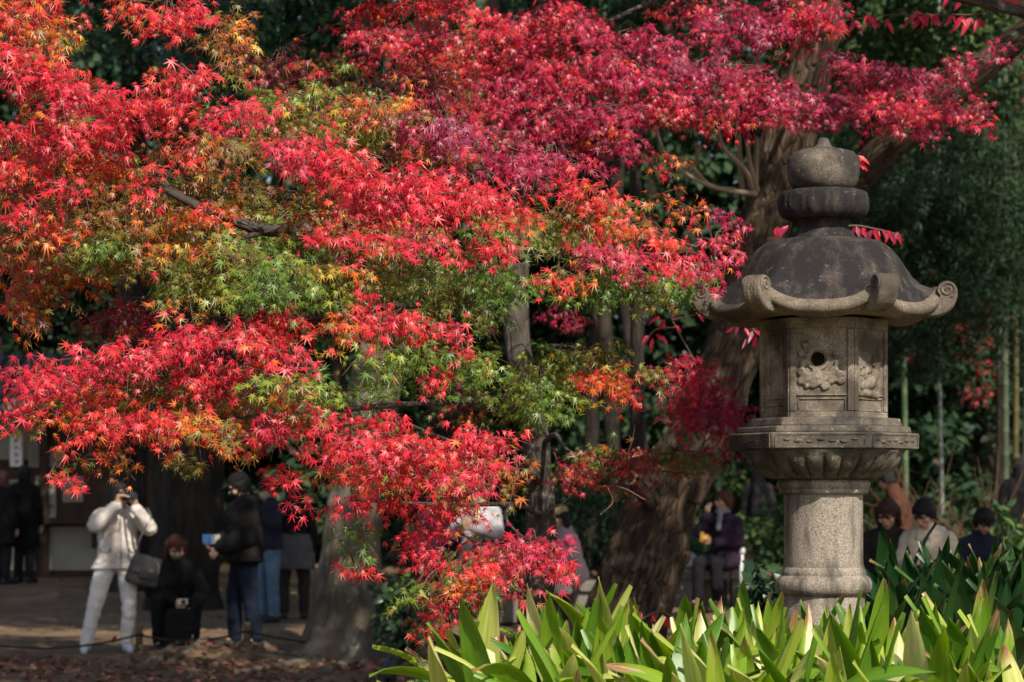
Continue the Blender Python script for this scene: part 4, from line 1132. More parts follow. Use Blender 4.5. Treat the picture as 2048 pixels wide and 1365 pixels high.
def V3(*a): return Vector(a)
def stand(h=1.64, spread=.10, hem=None):
    k = h / 1.64
    J = dict(pelvis=V3(0, 0, .90), waist=V3(0, 0, 1.04), chest=V3(0, 0, 1.24), neck=V3(0, .01, 1.385), head=V3(0, -.02, 1.515),
             hipL=V3(-.085, 0, .87), kneeL=V3(-spread, -.02, .48), ankL=V3(-spread, .02, .085), toeL=V3(-spread - .02, -.15, .035),
             hipR=V3(.085, 0, .87), kneeR=V3(spread, -.02, .48), ankR=V3(spread, .02, .085), toeR=V3(spread + .02, -.15, .035),
             shL=V3(-.165, .01, 1.33), elL=V3(-.215, .03, 1.06), wrL=V3(-.215, -.05, .83),
             shR=V3(.165, .01, 1.33), elR=V3(.215, .03, 1.06), wrR=V3(.215, -.05, .83))
    J = {a: b * k for a, b in J.items()}
    J['k'] = k
    return J
def sit(h=1.60, seat=.44, lean=0.0):
    k = h / 1.64
    J = dict(pelvis=V3(0, 0, .10), waist=V3(0, -.01, .24), chest=V3(0, -.02, .44), neck=V3(0, -.02, .60), head=V3(0, -.055, .742),
             hipL=V3(-.085, -.02, .08), kneeL=V3(-.10, -.42, .06), ankL=V3(-.10, -.40, -.345), toeL=V3(-.11, -.56, -.40),
             hipR=V3(.085, -.02, .08), kneeR=V3(.10, -.42, .06), ankR=V3(.10, -.40, -.345), toeR=V3(.11, -.56, -.40),
             shL=V3(-.165, -.01, .53), elL=V3(-.21, -.06, .27), wrL=V3(-.13, -.26, .20),
             shR=V3(.165, -.01, .53), elR=V3(.21, -.06, .27), wrR=V3(.13, -.26, .20))
    J = {a: b * k for a, b in J.items()}
    rot = Matrix.Rotation(lean, 3, 'X')
    for n in ('waist', 'chest', 'neck', 'head', 'shL', 'shR', 'elL', 'elR', 'wrL', 'wrR'):
        J[n] = rot @ J[n]
    for a in J: J[a] = J[a] + V3(0, 0, seat)
    J['k'] = k
    return J

def frame(d, nrm):
    d = d.normalized(); n = (nrm - d * nrm.dot(d)).normalized(); return d, n, d.cross(n)

def hand_blobs(w, d, nrm, side, curl, k=1.0):
    """w wrist, d pointing direction, nrm palm normal, side +1/-1 for the thumb side"""
    d, n, s = frame(d, nrm)
    B_ = [('c', w, .024 * k, w + d * .045 * k + s * .012 * k, .024 * k), ('c', w + s * .008 * k, .02 * k, w + d * .075 * k + s * .024 * k, .017 * k), ('c', w - s * .008 * k, .02 * k, w + d * .07 * k - s * .024 * k, .016 * k)]
    for i, L in enumerate((.070, .080, .075, .058)):
        b = w + d * (.082 - .004 * abs(i - 1.2)) * k + s * (.030 - .020 * i) * side * k
        d1 = (d * math.cos(curl) + n * math.sin(curl) + s * side * (.12 - .08 * i)).normalized()
        m = b + d1 * L * .52 * k
        c2 = curl * 2.0
        d2 = (d * math.cos(c2) + n * math.sin(c2)).normalized()
        e = m + d2 * L * .48 * k
        B_ += [('c', b - d * .02 * k, .0105 * k, m, .0095 * k), ('c', m, .0095 * k, e, .0075 * k)]
    tb = w + d * .028 * k + s * .026 * side * k
    t1 = tb + (d * .6 + s * side * .75 + n * .35).normalized() * .042 * k
    t2 = t1 + (d * .85 + s * side * .15 + n * .45).normalized() * .032 * k
    B_ += [('c', tb, .014 * k, t1, .011 * k), ('c', t1, .011 * k, t2, .009 * k)]
    return B_

def person(label, pos, rz, J, skin=SKIN, vox=.012, hair='short', hair_mat=HAIR_B, head_rot=(0, 0), jacket=None, hem=.78, flare=.03, collar=True, hood=False, jw=1.0,
           trousers=None, skirt=None, shoes=None, mask=None, hands=None, curl=.5, palm=None, cap=None, face=True, scarf=None, sleeve=1.0, fold=.02, boots=None):
    k = J['k']
    root = empty('person', pos, label, 'person', rz=rz)
    hc = J['head']
    HR = Matrix.Rotation(head_rot[0], 3, 'Z') @ Matrix.Rotation(head_rot[1], 3, 'X')     # yaw, then pitch (positive looks down)
    def h(x, y, z): return hc + HR @ (V3(x, y, z) * k)
    Hm = HR.to_4x4()
    bl = [('e', h(0, .012, .022), (.076 * k, .094 * k, .098 * k), Hm), ('e', h(0, -.020, -.045), (.058 * k, .066 * k, .070 * k), Hm), ('e', h(0, -.045, -.088), (.034 * k, .034 * k, .026 * k), Hm),
          ('c', h(0, -.083, .008), .010 * k, h(0, -.104, -.028), .0145 * k), ('e', h(.078, .012, -.012), (.010 * k, .022 * k, .032 * k), Hm), ('e', h(-.078, .012, -.012), (.010 * k, .022 * k, .032 * k), Hm),
          ('e', h(.045, -.062, -.025), (.024 * k, .022 * k, .026 * k), Hm), ('e', h(-.045, -.062, -.025), (.024 * k, .022 * k, .026 * k), Hm), ('c', h(-.045, -.078, .030), .012 * k, h(.045, -.078, .030), .012 * k), ('c', h(-.018, -.083, -.062), .010 * k, h(.018, -.083, -.062), .010 * k)]
    ch = J['chest']; wa = J['waist']; pe = J['pelvis']; nk = J['neck']
    X_ = (J['shR'] - J['shL']).normalized()
    bl += [('c', nk - (nk - ch) * .15, .056 * k, h(0, .02, -.06), .050 * k), ('c', J['shL'] - V3(0, 0, .02), .038 * k, J['shR'] - V3(0, 0, .02), .038 * k), ('c', nk - V3(0, 0, .02), .040 * k, J['shL'] - V3(0, 0, .02), .036 * k), ('c', nk - V3(0, 0, .02), .040 * k, J['shR'] - V3(0, 0, .02), .036 * k), ('c', nk - (nk - ch) * .3, .07 * k, ch, .10 * k),
           ('c', ch - X_ * .065 * k, .098 * k, wa - X_ * .05 * k, .088 * k), ('c', ch + X_ * .065 * k, .098 * k, wa + X_ * .05 * k, .088 * k), ('c', wa, .10 * k, pe, .115 * k), ('c', J['hipL'], .095 * k, J['hipR'], .095 * k)]
    for s in 'LR':
        bl += [('c', J['sh' + s] - V3(0, 0, .025), .044 * k, J['el' + s], .038 * k), ('c', J['el' + s], .041 * k, J['wr' + s], .027 * k),
               ('c', J['hip' + s], .085 * k, J['knee' + s], .055 * k), ('c', J['knee' + s], .054 * k, J['ank' + s], .037 * k), ('c', J['ank' + s], .034 * k, J['toe' + s] + V3(0, 0, .008), .018 * k)]
        d = (hands or {}).get(s) or (J['wr' + s] - J['el' + s])
        pn = (palm or {}).get(s) or V3(0.35 if s == 'L' else -.35, 1, .2)
        bl += hand_blobs(J['wr' + s] + d.normalized() * .01, d, pn, (1 if s == 'L' else -1), curl, k)
    remesh_obj('body', bl, skin, root, vox=vox, smooth=3)
    if face:
        for s in (-1, 1):
            link('eye', mesh_py('eye', *blobs_vf([('e', h(.031 * s, -.0805, .010), (.013 * k, .007 * k, .0055 * k), Hm)]), smooth=True), EYE_M, root)
            link('eyebrow', mesh_py('eyebrow', *blobs_vf([('c', h(.016 * s, -.0905, .030), .0042 * k, h(.048 * s, -.082, .033), .003 * k)]), smooth=True), hair_mat, root)
        if not mask:
            link('mouth', mesh_py('mouth', *blobs_vf([('c', h(-.019, -.090, -.062), .0055 * k, h(.019, -.090, -.062), .0055 * k)]), smooth=True), LIP, root)
    if mask:
        remesh_obj('face_mask', [('e', h(0, -.052, -.052), (.058 * k, .054 * k, .050 * k), Hm), ('c', h(-.072, -.0, -.025), .009, h(-.03, -.06, -.04), .02), ('c', h(.072, -.0, -.025), .009, h(.03, -.06, -.04), .02), ('e', h(0, -.09, -.035), (.022 * k, .03 * k, .028 * k), Hm)], mask, root, vox=.008, smooth=2)
    # hair
    hb = [('e', h(0, .022, .040), (.088 * k, .100 * k, .094 * k), Hm), ('e', h(0, .045, .0), (.082 * k, .075 * k, .085 * k), Hm)]
    for i in range(9):                                     # fringe
        u = (i - 4) / 4.0
        hb.append(('c', h(.062 * u, -.060 + .03 * u * u, .092 - .015 * u * u), .018 * k, h(.074 * u, -.092 + .045 * u * u, .026 - .014 * (i % 3)), .007 * k))
    if hair == 'bob':
        for i in range(15):
            a = R(2 + 176 * i / 14)
            x, y = .084 * math.cos(a), .080 * math.sin(a) + .01
            hb.append(('c', h(x, y, .03), .030 * k, h(x * 1.05, y * 1.02, -.105 - .012 * (i % 3)), .018 * k))
    elif hair == 'short':
        for i in range(15):
            a = R(-22 + 224 * i / 14)
            x, y = .082 * math.cos(a), .085 * math.sin(a) + .015
            hb.append(('c', h(x, y, .03), .022 * k, h(x * .98, y * .97, -.045 - .022 * math.sin(a) - .016 * (i % 3)), .009 * k))
    ho = remesh_obj('hair', hb, hair_mat, root, vox=.008, smooth=1, fold=.016, fold_size=.018)
    if cap:
        remesh_obj('cap', [('e', h(0, .012, .062), (.094 * k, .108 * k, .080 * k), Hm), ('e', h(0, -.115, .048), (.07 * k, .075 * k, .012 * k), Hm)], cap, root, vox=.010, smooth=2)
    # jacket
    if jacket:
        e = .028 * jw
        lo = V3(0, 0, -.022)
        jb = [('c', J['shL'] + lo, (.050 + e * .7) * k, J['shR'] + lo, (.050 + e * .7) * k), ('c', nk + lo, (.062 + e * .25) * k, J['shL'] + lo, (.052 + e * .6) * k), ('c', nk + lo, (.062 + e * .25) * k, J['shR'] + lo, (.052 + e * .6) * k), ('c', nk - (nk - ch) * .4, (.075 + e * .7) * k, ch, (.11 + e) * k),
              ('c', ch - X_ * .065 * k, (.10 + e) * k, wa - X_ * .055 * k, (.098 + e) * k), ('c', ch + X_ * .065 * k, (.10 + e) * k, wa + X_ * .055 * k, (.098 + e) * k),
              ('c', wa - X_ * .05 * k, (.10 + e) * k, pe - X_ * .06 * k, (.108 + e) * k), ('c', wa + X_ * .05 * k, (.10 + e) * k, pe + X_ * .06 * k, (.108 + e) * k)]
        if isinstance(hem, (int, float)):                  # skirts of the coat hang straight down
            for s in (-1, 1):
                a = pe + X_ * .055 * s * k; b = V3(a.x + .012 * s, a.y, hem + .12)
                jb.append(('m', *cyl_vf(a, (.115 + e) * k, V3(a.x + X_.x * flare * s, a.y, hem), (.125 + e + flare * .5) * k)))
                jb.append(('m', *cyl_vf(pe, (.125 + e) * k, V3(pe.x, pe.y, hem), (.13 + e + flare * .4) * k)))
        elif hem == 'lap':                                 # seated: coat lies over the thighs
            for s in 'LR':
                jb.append(('c', J['hip' + s], (.10 + e) * k, J['hip' + s].lerp(J['knee' + s], .45), (.088 + e) * k))
        for s in 'LR':
            sh_, el_, wr_ = J['sh' + s], J['el' + s], J['wr' + s]
            end = el_.lerp(wr_, .97 * sleeve)
            jb += [('c', sh_ + lo, (.052 + e * .7) * k, el_, (.047 + e * .9) * k), ('c', el_, (.047 + e * .9) * k, end, (.034 + e * .7) * k)]
        if collar:
            for i in range(14):
                a = 2 * math.pi * i / 14
                if abs(a - math.pi * 1.5) < .3: continue
                c = nk + V3(.068 * math.cos(a), .062 * math.sin(a) + .0, .012) * k
                jb.append(('c', c - V3(0, 0, .05), .024 * k, c + V3(0, .006 * math.sin(a), .028) * k, .017 * k))
        if hood:
            jb += [('c', nk + V3(-.09, .06, -.01) * k, .05 * k, nk + V3(.09, .06, -.01) * k, .05 * k), ('c', nk + V3(0, .10, -.03) * k, .065 * k, nk + V3(0, .10, -.10) * k, .05 * k), ('c', nk + V3(-.095, .03, .0) * k, .035 * k, nk + V3(-.05, -.08, -.06) * k, .022 * k), ('c', nk + V3(.095, .03, .0) * k, .035 * k, nk + V3(.05, -.08, -.06) * k, .022 * k)]
        jo = remesh_obj('jacket', jb, jacket, root, vox=max(.011, vox), smooth=3, fold=fold, fold_size=.07)
        root['_j'] = jo.name
    if scarf:
        remesh_obj('scarf', [('c', nk + V3(.07 * math.cos(a), .06 * math.sin(a), .03 + .012 * math.sin(3 * a)) * k, .026 * k, nk + V3(.07 * math.cos(a + .5), .06 * math.sin(a + .5), .03) * k, .026 * k) for a in np.arange(0, 6.3, .5)] + [('c', nk + V3(.02, -.085, .0) * k, .03, nk + V3(.03, -.13, -.16) * k, .035)], scarf, root, vox=.011, smooth=2, fold=.015, fold_size=.03)
    if trousers:
        tb = [('c', J['hipL'], .108 * k, J['hipR'], .108 * k), ('c', pe, .125 * k, wa.lerp(pe, .4), .118 * k)]
        for s in 'LR':
            end = J['knee' + s].lerp(J['ank' + s], .96)
            tb += [('c', J['hip' + s], .106 * k, J['knee' + s], .076 * k), ('c', J['knee' + s], .076 * k, end, .064 * k)]
        remesh_obj('trousers', tb, trousers, root, vox=max(.011, vox), smooth=3, fold=fold, fold_size=.06)
    if skirt:
        sm, z1 = skirt
        remesh_obj('skirt', [('m', *cyl_vf(pe + V3(0, 0, .12), .19 * k, V3(pe.x, pe.y, z1), .225 * k, 24, (1.15, .92)))], sm, root, vox=.012, smooth=2, fold=.03, fold_size=.1)
    if shoes:
        for s in 'LR':
            a, t_ = J['ank' + s], J['toe' + s]
            heel = V3(a.x, a.y, t_.z) + (a - t_).normalized() * .03
            heel.z = t_.z + .008
            remesh_obj('shoe', [('c', heel, .046 * k, t_ + V3(0, 0, .010), .046 * k), ('c', t_ + V3(0, 0, .006), .040 * k, t_ + (t_ - heel).normalized() * .04 + V3(0, 0, .002), .034 * k), ('c', a, .044 * k, heel + V3(0, 0, .02), .042 * k), ('c', heel - V3(0, 0, .018), .028, t_ + (t_ - heel).normalized() * .045 - V3(0, 0, .018), .026)], shoes, root, vox=.011, smooth=2)
    return root

def cyl_vf(p0, r0, p1, r1, seg=20, sq=(1.0, .86)):
    V, F = [], []
    for i in range(4):
        t = i / 3.0
        c = Vector(p0).lerp(Vector(p1), t); r = r0 + (r1 - r0) * t
        for k in range(seg):
            a = 2 * math.pi * k / seg
            V.append((c.x + r * sq[0] * math.cos(a), c.y + r * sq[1] * math.sin(a), c.z))
    # wind so the normals point out whichever way the cylinder runs
    up = p1[2] > p0[2]
    for i in range(3):
        for k in range(seg):
            k2 = (k + 1) % seg
            q = (i * seg + k, i * seg + k2, (i + 1) * seg + k2, (i + 1) * seg + k)
            F.append(q if up else q[::-1])
    a, b = tuple(range(seg)), tuple(3 * seg + k for k in range(seg))
    F.append(a[::-1] if up else a); F.append(b if up else b[::-1])
    return V, F

def spot(px, D, dz=0.0):
    x = (px - 1024) / FPX * D
    return Vector((x, D, ground_height(x, D) + dz))

WHITE_SHOE = plain('shoe_white', (.62, .66, .72), .5, .5, 0, .15, 30)
DARK_SHOE = plain('shoe_dark', (.02, .02, .022), .6, .4)
BROWN_SHOE = plain('shoe_brown', (.14, .08, .05), .7, .3, 0, .3, 30)

# -- 1 photographer in the pale jacket
J = stand(1.60)
J.update(kneeL=V3(-.21, -.05, .46), ankL=V3(-.29, .02, .085), toeL=V3(-.31, -.15, .035), hipL=V3(-.10, 0, .86), hipR=V3(.08, 0, .86), kneeR=V3(.11, -.05, .46), ankR=V3(.09, .03, .085), toeR=V3(.11, -.14, .035),
         shL=V3(-.165, -.01, 1.31), elL=V3(-.215, -.20, 1.20), wrL=V3(-.02, -.235, 1.385), shR=V3(.165, -.01, 1.31), elR=V3(.29, -.14, 1.17), wrR=V3(.155, -.265, 1.36), head=V3(.015, -.04, 1.485))
ph = person('person in pale quilted jacket and white trousers photographing with raised camera', spot(235, 22.75), R(12), J, SKIN, .008, 'short', HAIR_B, (R(35), R(-4)), cloth('jacket_pale', (.62, .565, .525), .08), .79, .03, jw=1.15,
       trousers=cloth('trousers_white', (.74, .71, .68), .06), shoes=WHITE_SHOE, hands=dict(L=V3(.25, -.05, .6), R=V3(-.1, -.05, .6)), palm=dict(L=V3(.7, -.6, .1), R=V3(-.8, -.4, .1)), curl=.75, face=False, fold=.028)
DKT = plain('trim_dark', (.06, .055, .055), .8)
for (x, wd) in ((-.125, .10), (.135, .07)):
    pts = [(x - wd / 2, -.198, .985, .006), (x - wd / 2 + .006, -.205, .955, .006), (x, -.214, .945, .006), (x + wd / 2 - .006, -.205, .955, .006), (x + wd / 2, -.198, .985, .006)]
    tube('pocket_trim', pts, DKT, ph, seg=6)
tube('zip', [(.02, -.165, 1.30, .005), (.02, -.195, 1.15, .005), (.02, -.215, .95, .005), (.02, -.222, .80, .005)], DKT, ph, seg=5)
cpos = ph.location + Matrix.Rotation(R(12), 3, 'Z') @ V3(.085, -.205, 1.475)
cr = empty('camera_body', cpos, 'black camera held to the face of the person in the pale jacket', 'camera', rz=R(38))
BLK = plain('black_plastic', (.012, .012, .013), .4, .5)
box('housing', (0, 0, 0), (.135, .05, .09), BLK, cr, bev=.012)
box('prism', (0, -.0, .058), (.05, .045, .034), BLK, cr, bev=.01, taper=.7)
o = link('lens', mesh_py('lens', *lathe_vf([(.036, 0), (.038, .02), (.034, .03), (.036, .085), (.039, .10), (.034, .103)], 24), smooth=True), BLK, cr); o.rotation_euler = (R(90), 0, 0); o.location = (0, -.024, -.002)
o = link('lens_glass', mesh_py('lens_glass', *lathe_vf([(.031, 0), (.031, .003)], 24)), plain('glass_dark', (.02, .03, .05), .08, .8), cr); o.rotation_euler = (R(90), 0, 0); o.location = (0, -.126, -.002)
# shoulder bag
bp = ph.location + Matrix.Rotation(R(12), 3, 'Z') @ V3(.235, -.235, .80)
bag = empty('shoulder_bag', bp, 'grey shoulder bag hanging at the hip of the person in the pale jacket', 'bag', rz=R(20)); bag.rotation_euler = (0, R(14), R(20))
GB = cloth('bag_grey', (.085, .078, .078), .2); GB2 = cloth('bag_grey_flap', (.12, .112, .112), .2)
box('pouch', (0, 0, -.02), (.32, .14, .29), GB, bag, bev=.045, taper=.80)
box('flap', (0, -.078, .03), (.26, .02, .17), GB2, bag, bev=.009)
box('pocket', (.03, -.078, -.06), (.16, .03, .075), GB, bag, bev=.01)
EMB = plain('emblem_pale', (.55, .55, .52), .5)
tube('emblem', [(.055 + .016 * math.cos(a), -.086, -.012 + .013 * math.sin(a), .0035) for a in np.arange(0, 6.6, .6)], EMB, bag, seg=4)
box('emblem_bar', (.055, -.086, -.012), (.02, .004, .006), EMB, bag)
tube('zip', [(.06, -.086, .10, .004), (.11, -.088, .05, .004), (.125, -.088, -.02, .004)], EMB, bag, seg=4)
rb = Matrix.Rotation(R(-8), 3, 'Z')
tube('strap', [(-.09, -.03, .10, .011), (-.14, -.01, .16, .011), (-.20, .0, .30, .011), (-.27, .03, .46, .011), (-.30, .12, .53, .011)], GB, bag, seg=6)
tube('strap', [(-.08, -.03, .10, .011), (-.11, -.01, .20, .011), (-.09, .0, .34, .011), (-.05, .02, .47, .011), (-.08, .12, .55, .011)], GB, bag, seg=6)

# -- 2 squatting person in black
J = sit(1.58, .30, R(14))
J.update(kneeL=V3(-.17, -.36, .50), ankL=V3(-.16, -.24, .09), toeL=V3(-.17, -.40, .035), kneeR=V3(.17, -.34, .46), ankR=V3(.16, -.22, .09), toeR=V3(.18, -.38, .035), wrL=V3(-.02, -.42, .50), elL=V3(-.22, -.22, .58), wrR=V3(.15, -.46, .44), elR=V3(.25, -.24, .56), pelvis=V3(0, .02, .32), hipL=V3(-.09, -.02, .31), hipR=V3(.09, -.02, .31))
BLACKC = cloth('coat_black', (.010, .0105, .012), .3)
sq = person('squatting person in a black coat with auburn hair and a face mask', spot(352, 23.0), R(8), J, SKIN, .008, 'bob', HAIR_R, (R(10), R(30)), BLACKC, 'lap', jw=1.3, trousers=cloth('trousers_black', (.012, .0125, .014), .3), shoes=DARK_SHOE,
       mask=cloth('mask_grey', (.16, .16, .12), .1), hands=dict(L=V3(.5, -.5, -.5), R=V3(-.1, -.5, -.7)), curl=.6)
bpz = spot(362, 22.55)
pk = empty('backpack', bpz, 'black rucksack standing on the ground before the squatting person', 'bag')
box('body', (0, 0, .20), (.34, .17, .40), BLACKC, pk, bev=.05, taper=.85)
box('front_pocket', (0, -.10, .13), (.26, .05, .20), BLACKC, pk, bev=.02)
tube('handle', [(-.05, 0, .395, .011), (-.04, 0, .44, .011), (.04, 0, .44, .011), (.05, 0, .395, .011)], BLACKC, pk, seg=6)
MTL = plain('metal', (.5, .5, .48), .3, .5, .9)
tube('buckle', [(.11, -.10, .17, .008), (.125, -.12, .14, .008), (.11, -.11, .11, .008)], MTL, pk, seg=5)
tube('zip_pull', [(-.02, -.128, .11, .005), (-.025, -.13, .07, .005)], MTL, pk, seg=5)
cp2 = sq.location + Matrix.Rotation(R(8), 3, 'Z') @ V3(.06, -.50, .485)
c2 = empty('compact_camera', cp2, 'small silver compact camera in the hands of the squatting person', 'camera')
box('housing', (0, 0, 0), (.10, .03, .06), MTL, c2, bev=.006)
o = link('lens', mesh_py('lens', *lathe_vf([(.022, 0), (.022, .018), (.018, .02)], 20), smooth=True), BLK, c2); o.rotation_euler = (R(90), 0, 0); o.location = (.01, -.014, 0)

# -- 3 man in black jacket, side on, holding a leaflet
J = stand(1.70)
J.update(elL=V3(-.20, -.02, 1.10), wrL=V3(-.10, -.24, 1.01), elR=V3(.20, -.03, 1.08), wrR=V3(.10, -.25, .98), head=V3(0, -.05, 1.56), kneeL=V3(-.10, -.07, .50), kneeR=V3(.10, .03, .50), ankL=V3(-.10, -.06, .09), toeL=V3(-.12, -.23, .035), ankR=V3(.10, .10, .09), toeR=V3(.12, -.07, .035))
mn = person('tall person in a black padded jacket, cap and mask looking down to the left', spot(488, 23.3), R(-68), J, SKIN, .008, 'short', HAIR_B, (R(-8), R(24)), cloth('jacket_black', (.014, .013, .013), .3), .84, .01, hood=True, jw=2.3,
       trousers=cloth('jeans_navy', (.012, .017, .032), .25), shoes=DARK_SHOE, mask=BLACKC, cap=BLACKC, hands=dict(L=V3(.1, -.8, -.1), R=V3(-.1, -.7, -.5)), curl=.7)
lp = mn.location + Matrix.Rotation(R(-68), 3, 'Z') @ V3(-.05, -.34, 1.055)
lf = empty('leaflet', lp, 'blue and pale folded leaflet held by the tall person in black', 'leaflet', rz=R(-20))
box('page', (0, 0, 0), (.12, .004, .095), plain('paper_blue', (.06, .20, .48), .5, noise=.2, nscale=25), lf)
box('page', (.072, .016, .002), (.08, .004, .09), plain('paper_pale', (.45, .45, .32), .6, noise=.35, nscale=40), lf, rz=R(30))

# -- 4, 5 couple further back
J = stand(1.66); J.update(elL=V3(-.23, -.10, 1.14), wrL=V3(-.05, -.26, 1.26), elR=V3(.23, -.10, 1.14), wrR=V3(.06, -.27, 1.26))
person('person in pale blue jeans and dark top half hidden behind the tall person in black', spot(535, 28.0), R(-40), J, SKIN, .014, 'short', HAIR_B, (0, R(15)), cloth('top_navy', (.02, .022, .04), .3), .85, .01,
       trousers=cloth('jeans_pale', (.10, .17, .26), .25), shoes=DARK_SHOE, mask=cloth('mask_pale', (.4, .4, .4)))
J = stand(1.62, .12)
person('person in grey skirt over dark trousers seen from behind beside the grey trunk', spot(588, 28.6), R(185), J, SKIN, .014, 'bob', HAIR_B, (0, 0), cloth('top_black', (.012, .012, .014), .3), .92, .0,
       trousers=cloth('trousers_brown', (.035, .028, .026), .25), skirt=(cloth('skirt_grey', (.11, .105, .115), .12), .60), shoes=DARK_SHOE)

# -- 6 dark coats at the kiosk
J = stand(1.68, .08)
person('person in a long black coat seen from behind at the kiosk', spot(48, 34.4), R(172), J, SKIN, .014, 'short', HAIR_B, (0, 0), cloth('coat_black_long', (.008, .008, .009), .3), .52, .02, trousers=cloth('trousers_grey', (.02, .02, .022), .3), shoes=DARK_SHOE)
J = stand(1.60, .08)
person('person in a black coat cut by the left edge of the picture', spot(4, 34.0), R(150), J, SKIN, .014, 'bob', HAIR_BR, (0, 0), cloth('coat_black_two', (.010, .009, .010), .3), .56, .02, trousers=cloth('trousers_dark', (.02, .018, .02), .3), shoes=DARK_SHOE)

# -- 7 people behind the lower maple leaves
J = stand(1.64); J.update(elL=V3(-.23, -.10, 1.10), wrL=V3(-.06, -.26, 1.18), elR=V3(.24, -.08, 1.10), wrR=V3(.07, -.26, 1.15), head=V3(0, -.05, 1.50))
person('person in a pale grey checked shirt and navy trousers behind the lowest red leaves', spot(958, 24.0), R(-25), J, SKIN, .014, 'bob', HAIR_BR, (0, R(20)), cloth('shirt_pale', (.42, .40, .43), .35), .82, .02,
       trousers=cloth('trousers_navy', (.012, .014, .024), .25), shoes=DARK_SHOE, scarf=cloth('scarf_cream', (.5, .42, .26), .1))
J = stand(1.60)
person('person in a maroon coat and wine red trousers behind hanging red leaves', spot(875, 24.4), R(30), J, SKIN, .014, 'bob', HAIR_B, (0, R(10)), cloth('coat_maroon', (.035, .006, .016), .25), .72, .02,
       trousers=cloth('trousers_wine', (.05, .010, .014), .2), shoes=DARK_SHOE)
BZ = .44
J = sit(1.58, BZ, R(10)); J.update(wrL=V3(-.08, -.30, .78), elL=V3(-.22, -.12, .72), wrR=V3(.08, -.30, .76), elR=V3(.22, -.12, .72))
person('person in a pale mauve coat and straw hat sitting left of the leaning trunk', spot(1150, 25.9), R(-70), J, SKIN, .014, 'bob', HAIR_B, (0, R(12)), cloth('coat_mauve', (.42, .33, .34), .1), 'lap', trousers=cloth('trousers_dark2', (.03, .03, .035), .2), shoes=DARK_SHOE, cap=cloth('hat_straw', (.40, .29, .15), .2))

# -- 8 seated person eating
J = sit(1.56, .46, R(4))
J.update(shL=V3(-.165, -.01, .99), elL=V3(-.20, -.21, .83), wrL=V3(-.05, -.27, 1.02), elR=V3(.21, -.06, .73), wrR=V3(.04, -.29, .72), head=V3(0, -.05, 1.17))
J.update(kneeL=V3(-.08, -.40, .50), ankL=V3(-.09, -.40, .09), toeL=V3(-.10, -.55, .035), kneeR=V3(.12, -.36, .50), ankR=V3(.13, -.34, .09), toeR=V3(.15, -.49, .035))
ea = person('person in a plum coat with short auburn hair sitting on the bench eating', spot(1452, 26.3), R(-40), J, SKIN, .009, 'short', HAIR_R, (R(-22), R(2)), cloth('coat_plum', (.030, .018, .036), .25), 'lap', jw=1.2, trousers=cloth('trousers_black2', (.012, .012, .015), .25), shoes=BROWN_SHOE,
       scarf=cloth('scarf_check', (.19, .22, .24), .5), hands=dict(L=V3(.05, -.1, .6), R=V3(-.5, -.6, .15)), curl=.7)
for s in 'LR':
    a = J['ank' + s]; remesh_obj('sock', [('c', a + V3(0, 0, .0), .046, a + V3(0, 0, .055), .044)], cloth('sock_pink', (.55, .40, .47), .1), ea, vox=.011, smooth=1)
fp = ea.location + Matrix.Rotation(R(-40), 3, 'Z') @ V3(-.02, -.385, .765)
fo = remesh_obj('snack', [('e', (0, 0, 0), (.045, .04, .035), 0), ('e', (.03, .01, .02), (.03, .03, .03), 0), ('c', (-.02, 0, -.02), .03, (-.02, .0, .05), .025)], plain('bread', (.50, .27, .06), .6, noise=.35, nscale=30), None, vox=.008, smooth=1)
fo.location = fp; tag(fo, 'yellow snack held in the lap hand of the person eating', 'food')

# -- 9 standing person with backpack
J = stand(1.66, .09)
bk = person('person in black with a large backpack standing beyond the bench', spot(1516, 38.0), R(188), J, SKIN, .014, 'bob', HAIR_B, (0, 0), cloth('coat_black3', (.028, .027, .030), .3), .66, .03, trousers=cloth('trousers_black3', (.010, .011, .015), .3), shoes=DARK_SHOE)
bp_ = bk.location + Matrix.Rotation(R(188), 3, 'Z') @ V3(0, .20, 1.12)
b2 = empty('backpack', bp_, 'large black backpack worn by the person standing beyond the bench', 'bag', rz=R(188))
remesh_obj('body', [('c', V3(-.08, 0, -.20), .10, V3(-.07, 0, .16), .09), ('c', V3(.08, 0, -.20), .10, V3(.07, 0, .16), .09), ('c', V3(0, .06, -.2), .08, V3(0, .05, .02), .07)], cloth('pack_black', (.018, .018, .020), .3), b2, vox=.012, smooth=3)
tube('strap', [(-.09, -.05, .22, .02), (-.11, -.20, .28, .02), (-.10, -.33, .12, .02)], BLK, b2, seg=6)
tube('strap', [(.09, -.05, .22, .02), (.11, -.20, .28, .02), (.10, -.33, .12, .02)], BLK, b2, seg=6)
tube('zip_pull', [(-.12, .10, .05, .006), (-.125, .11, -.01, .006)], MTL, b2, seg=5)

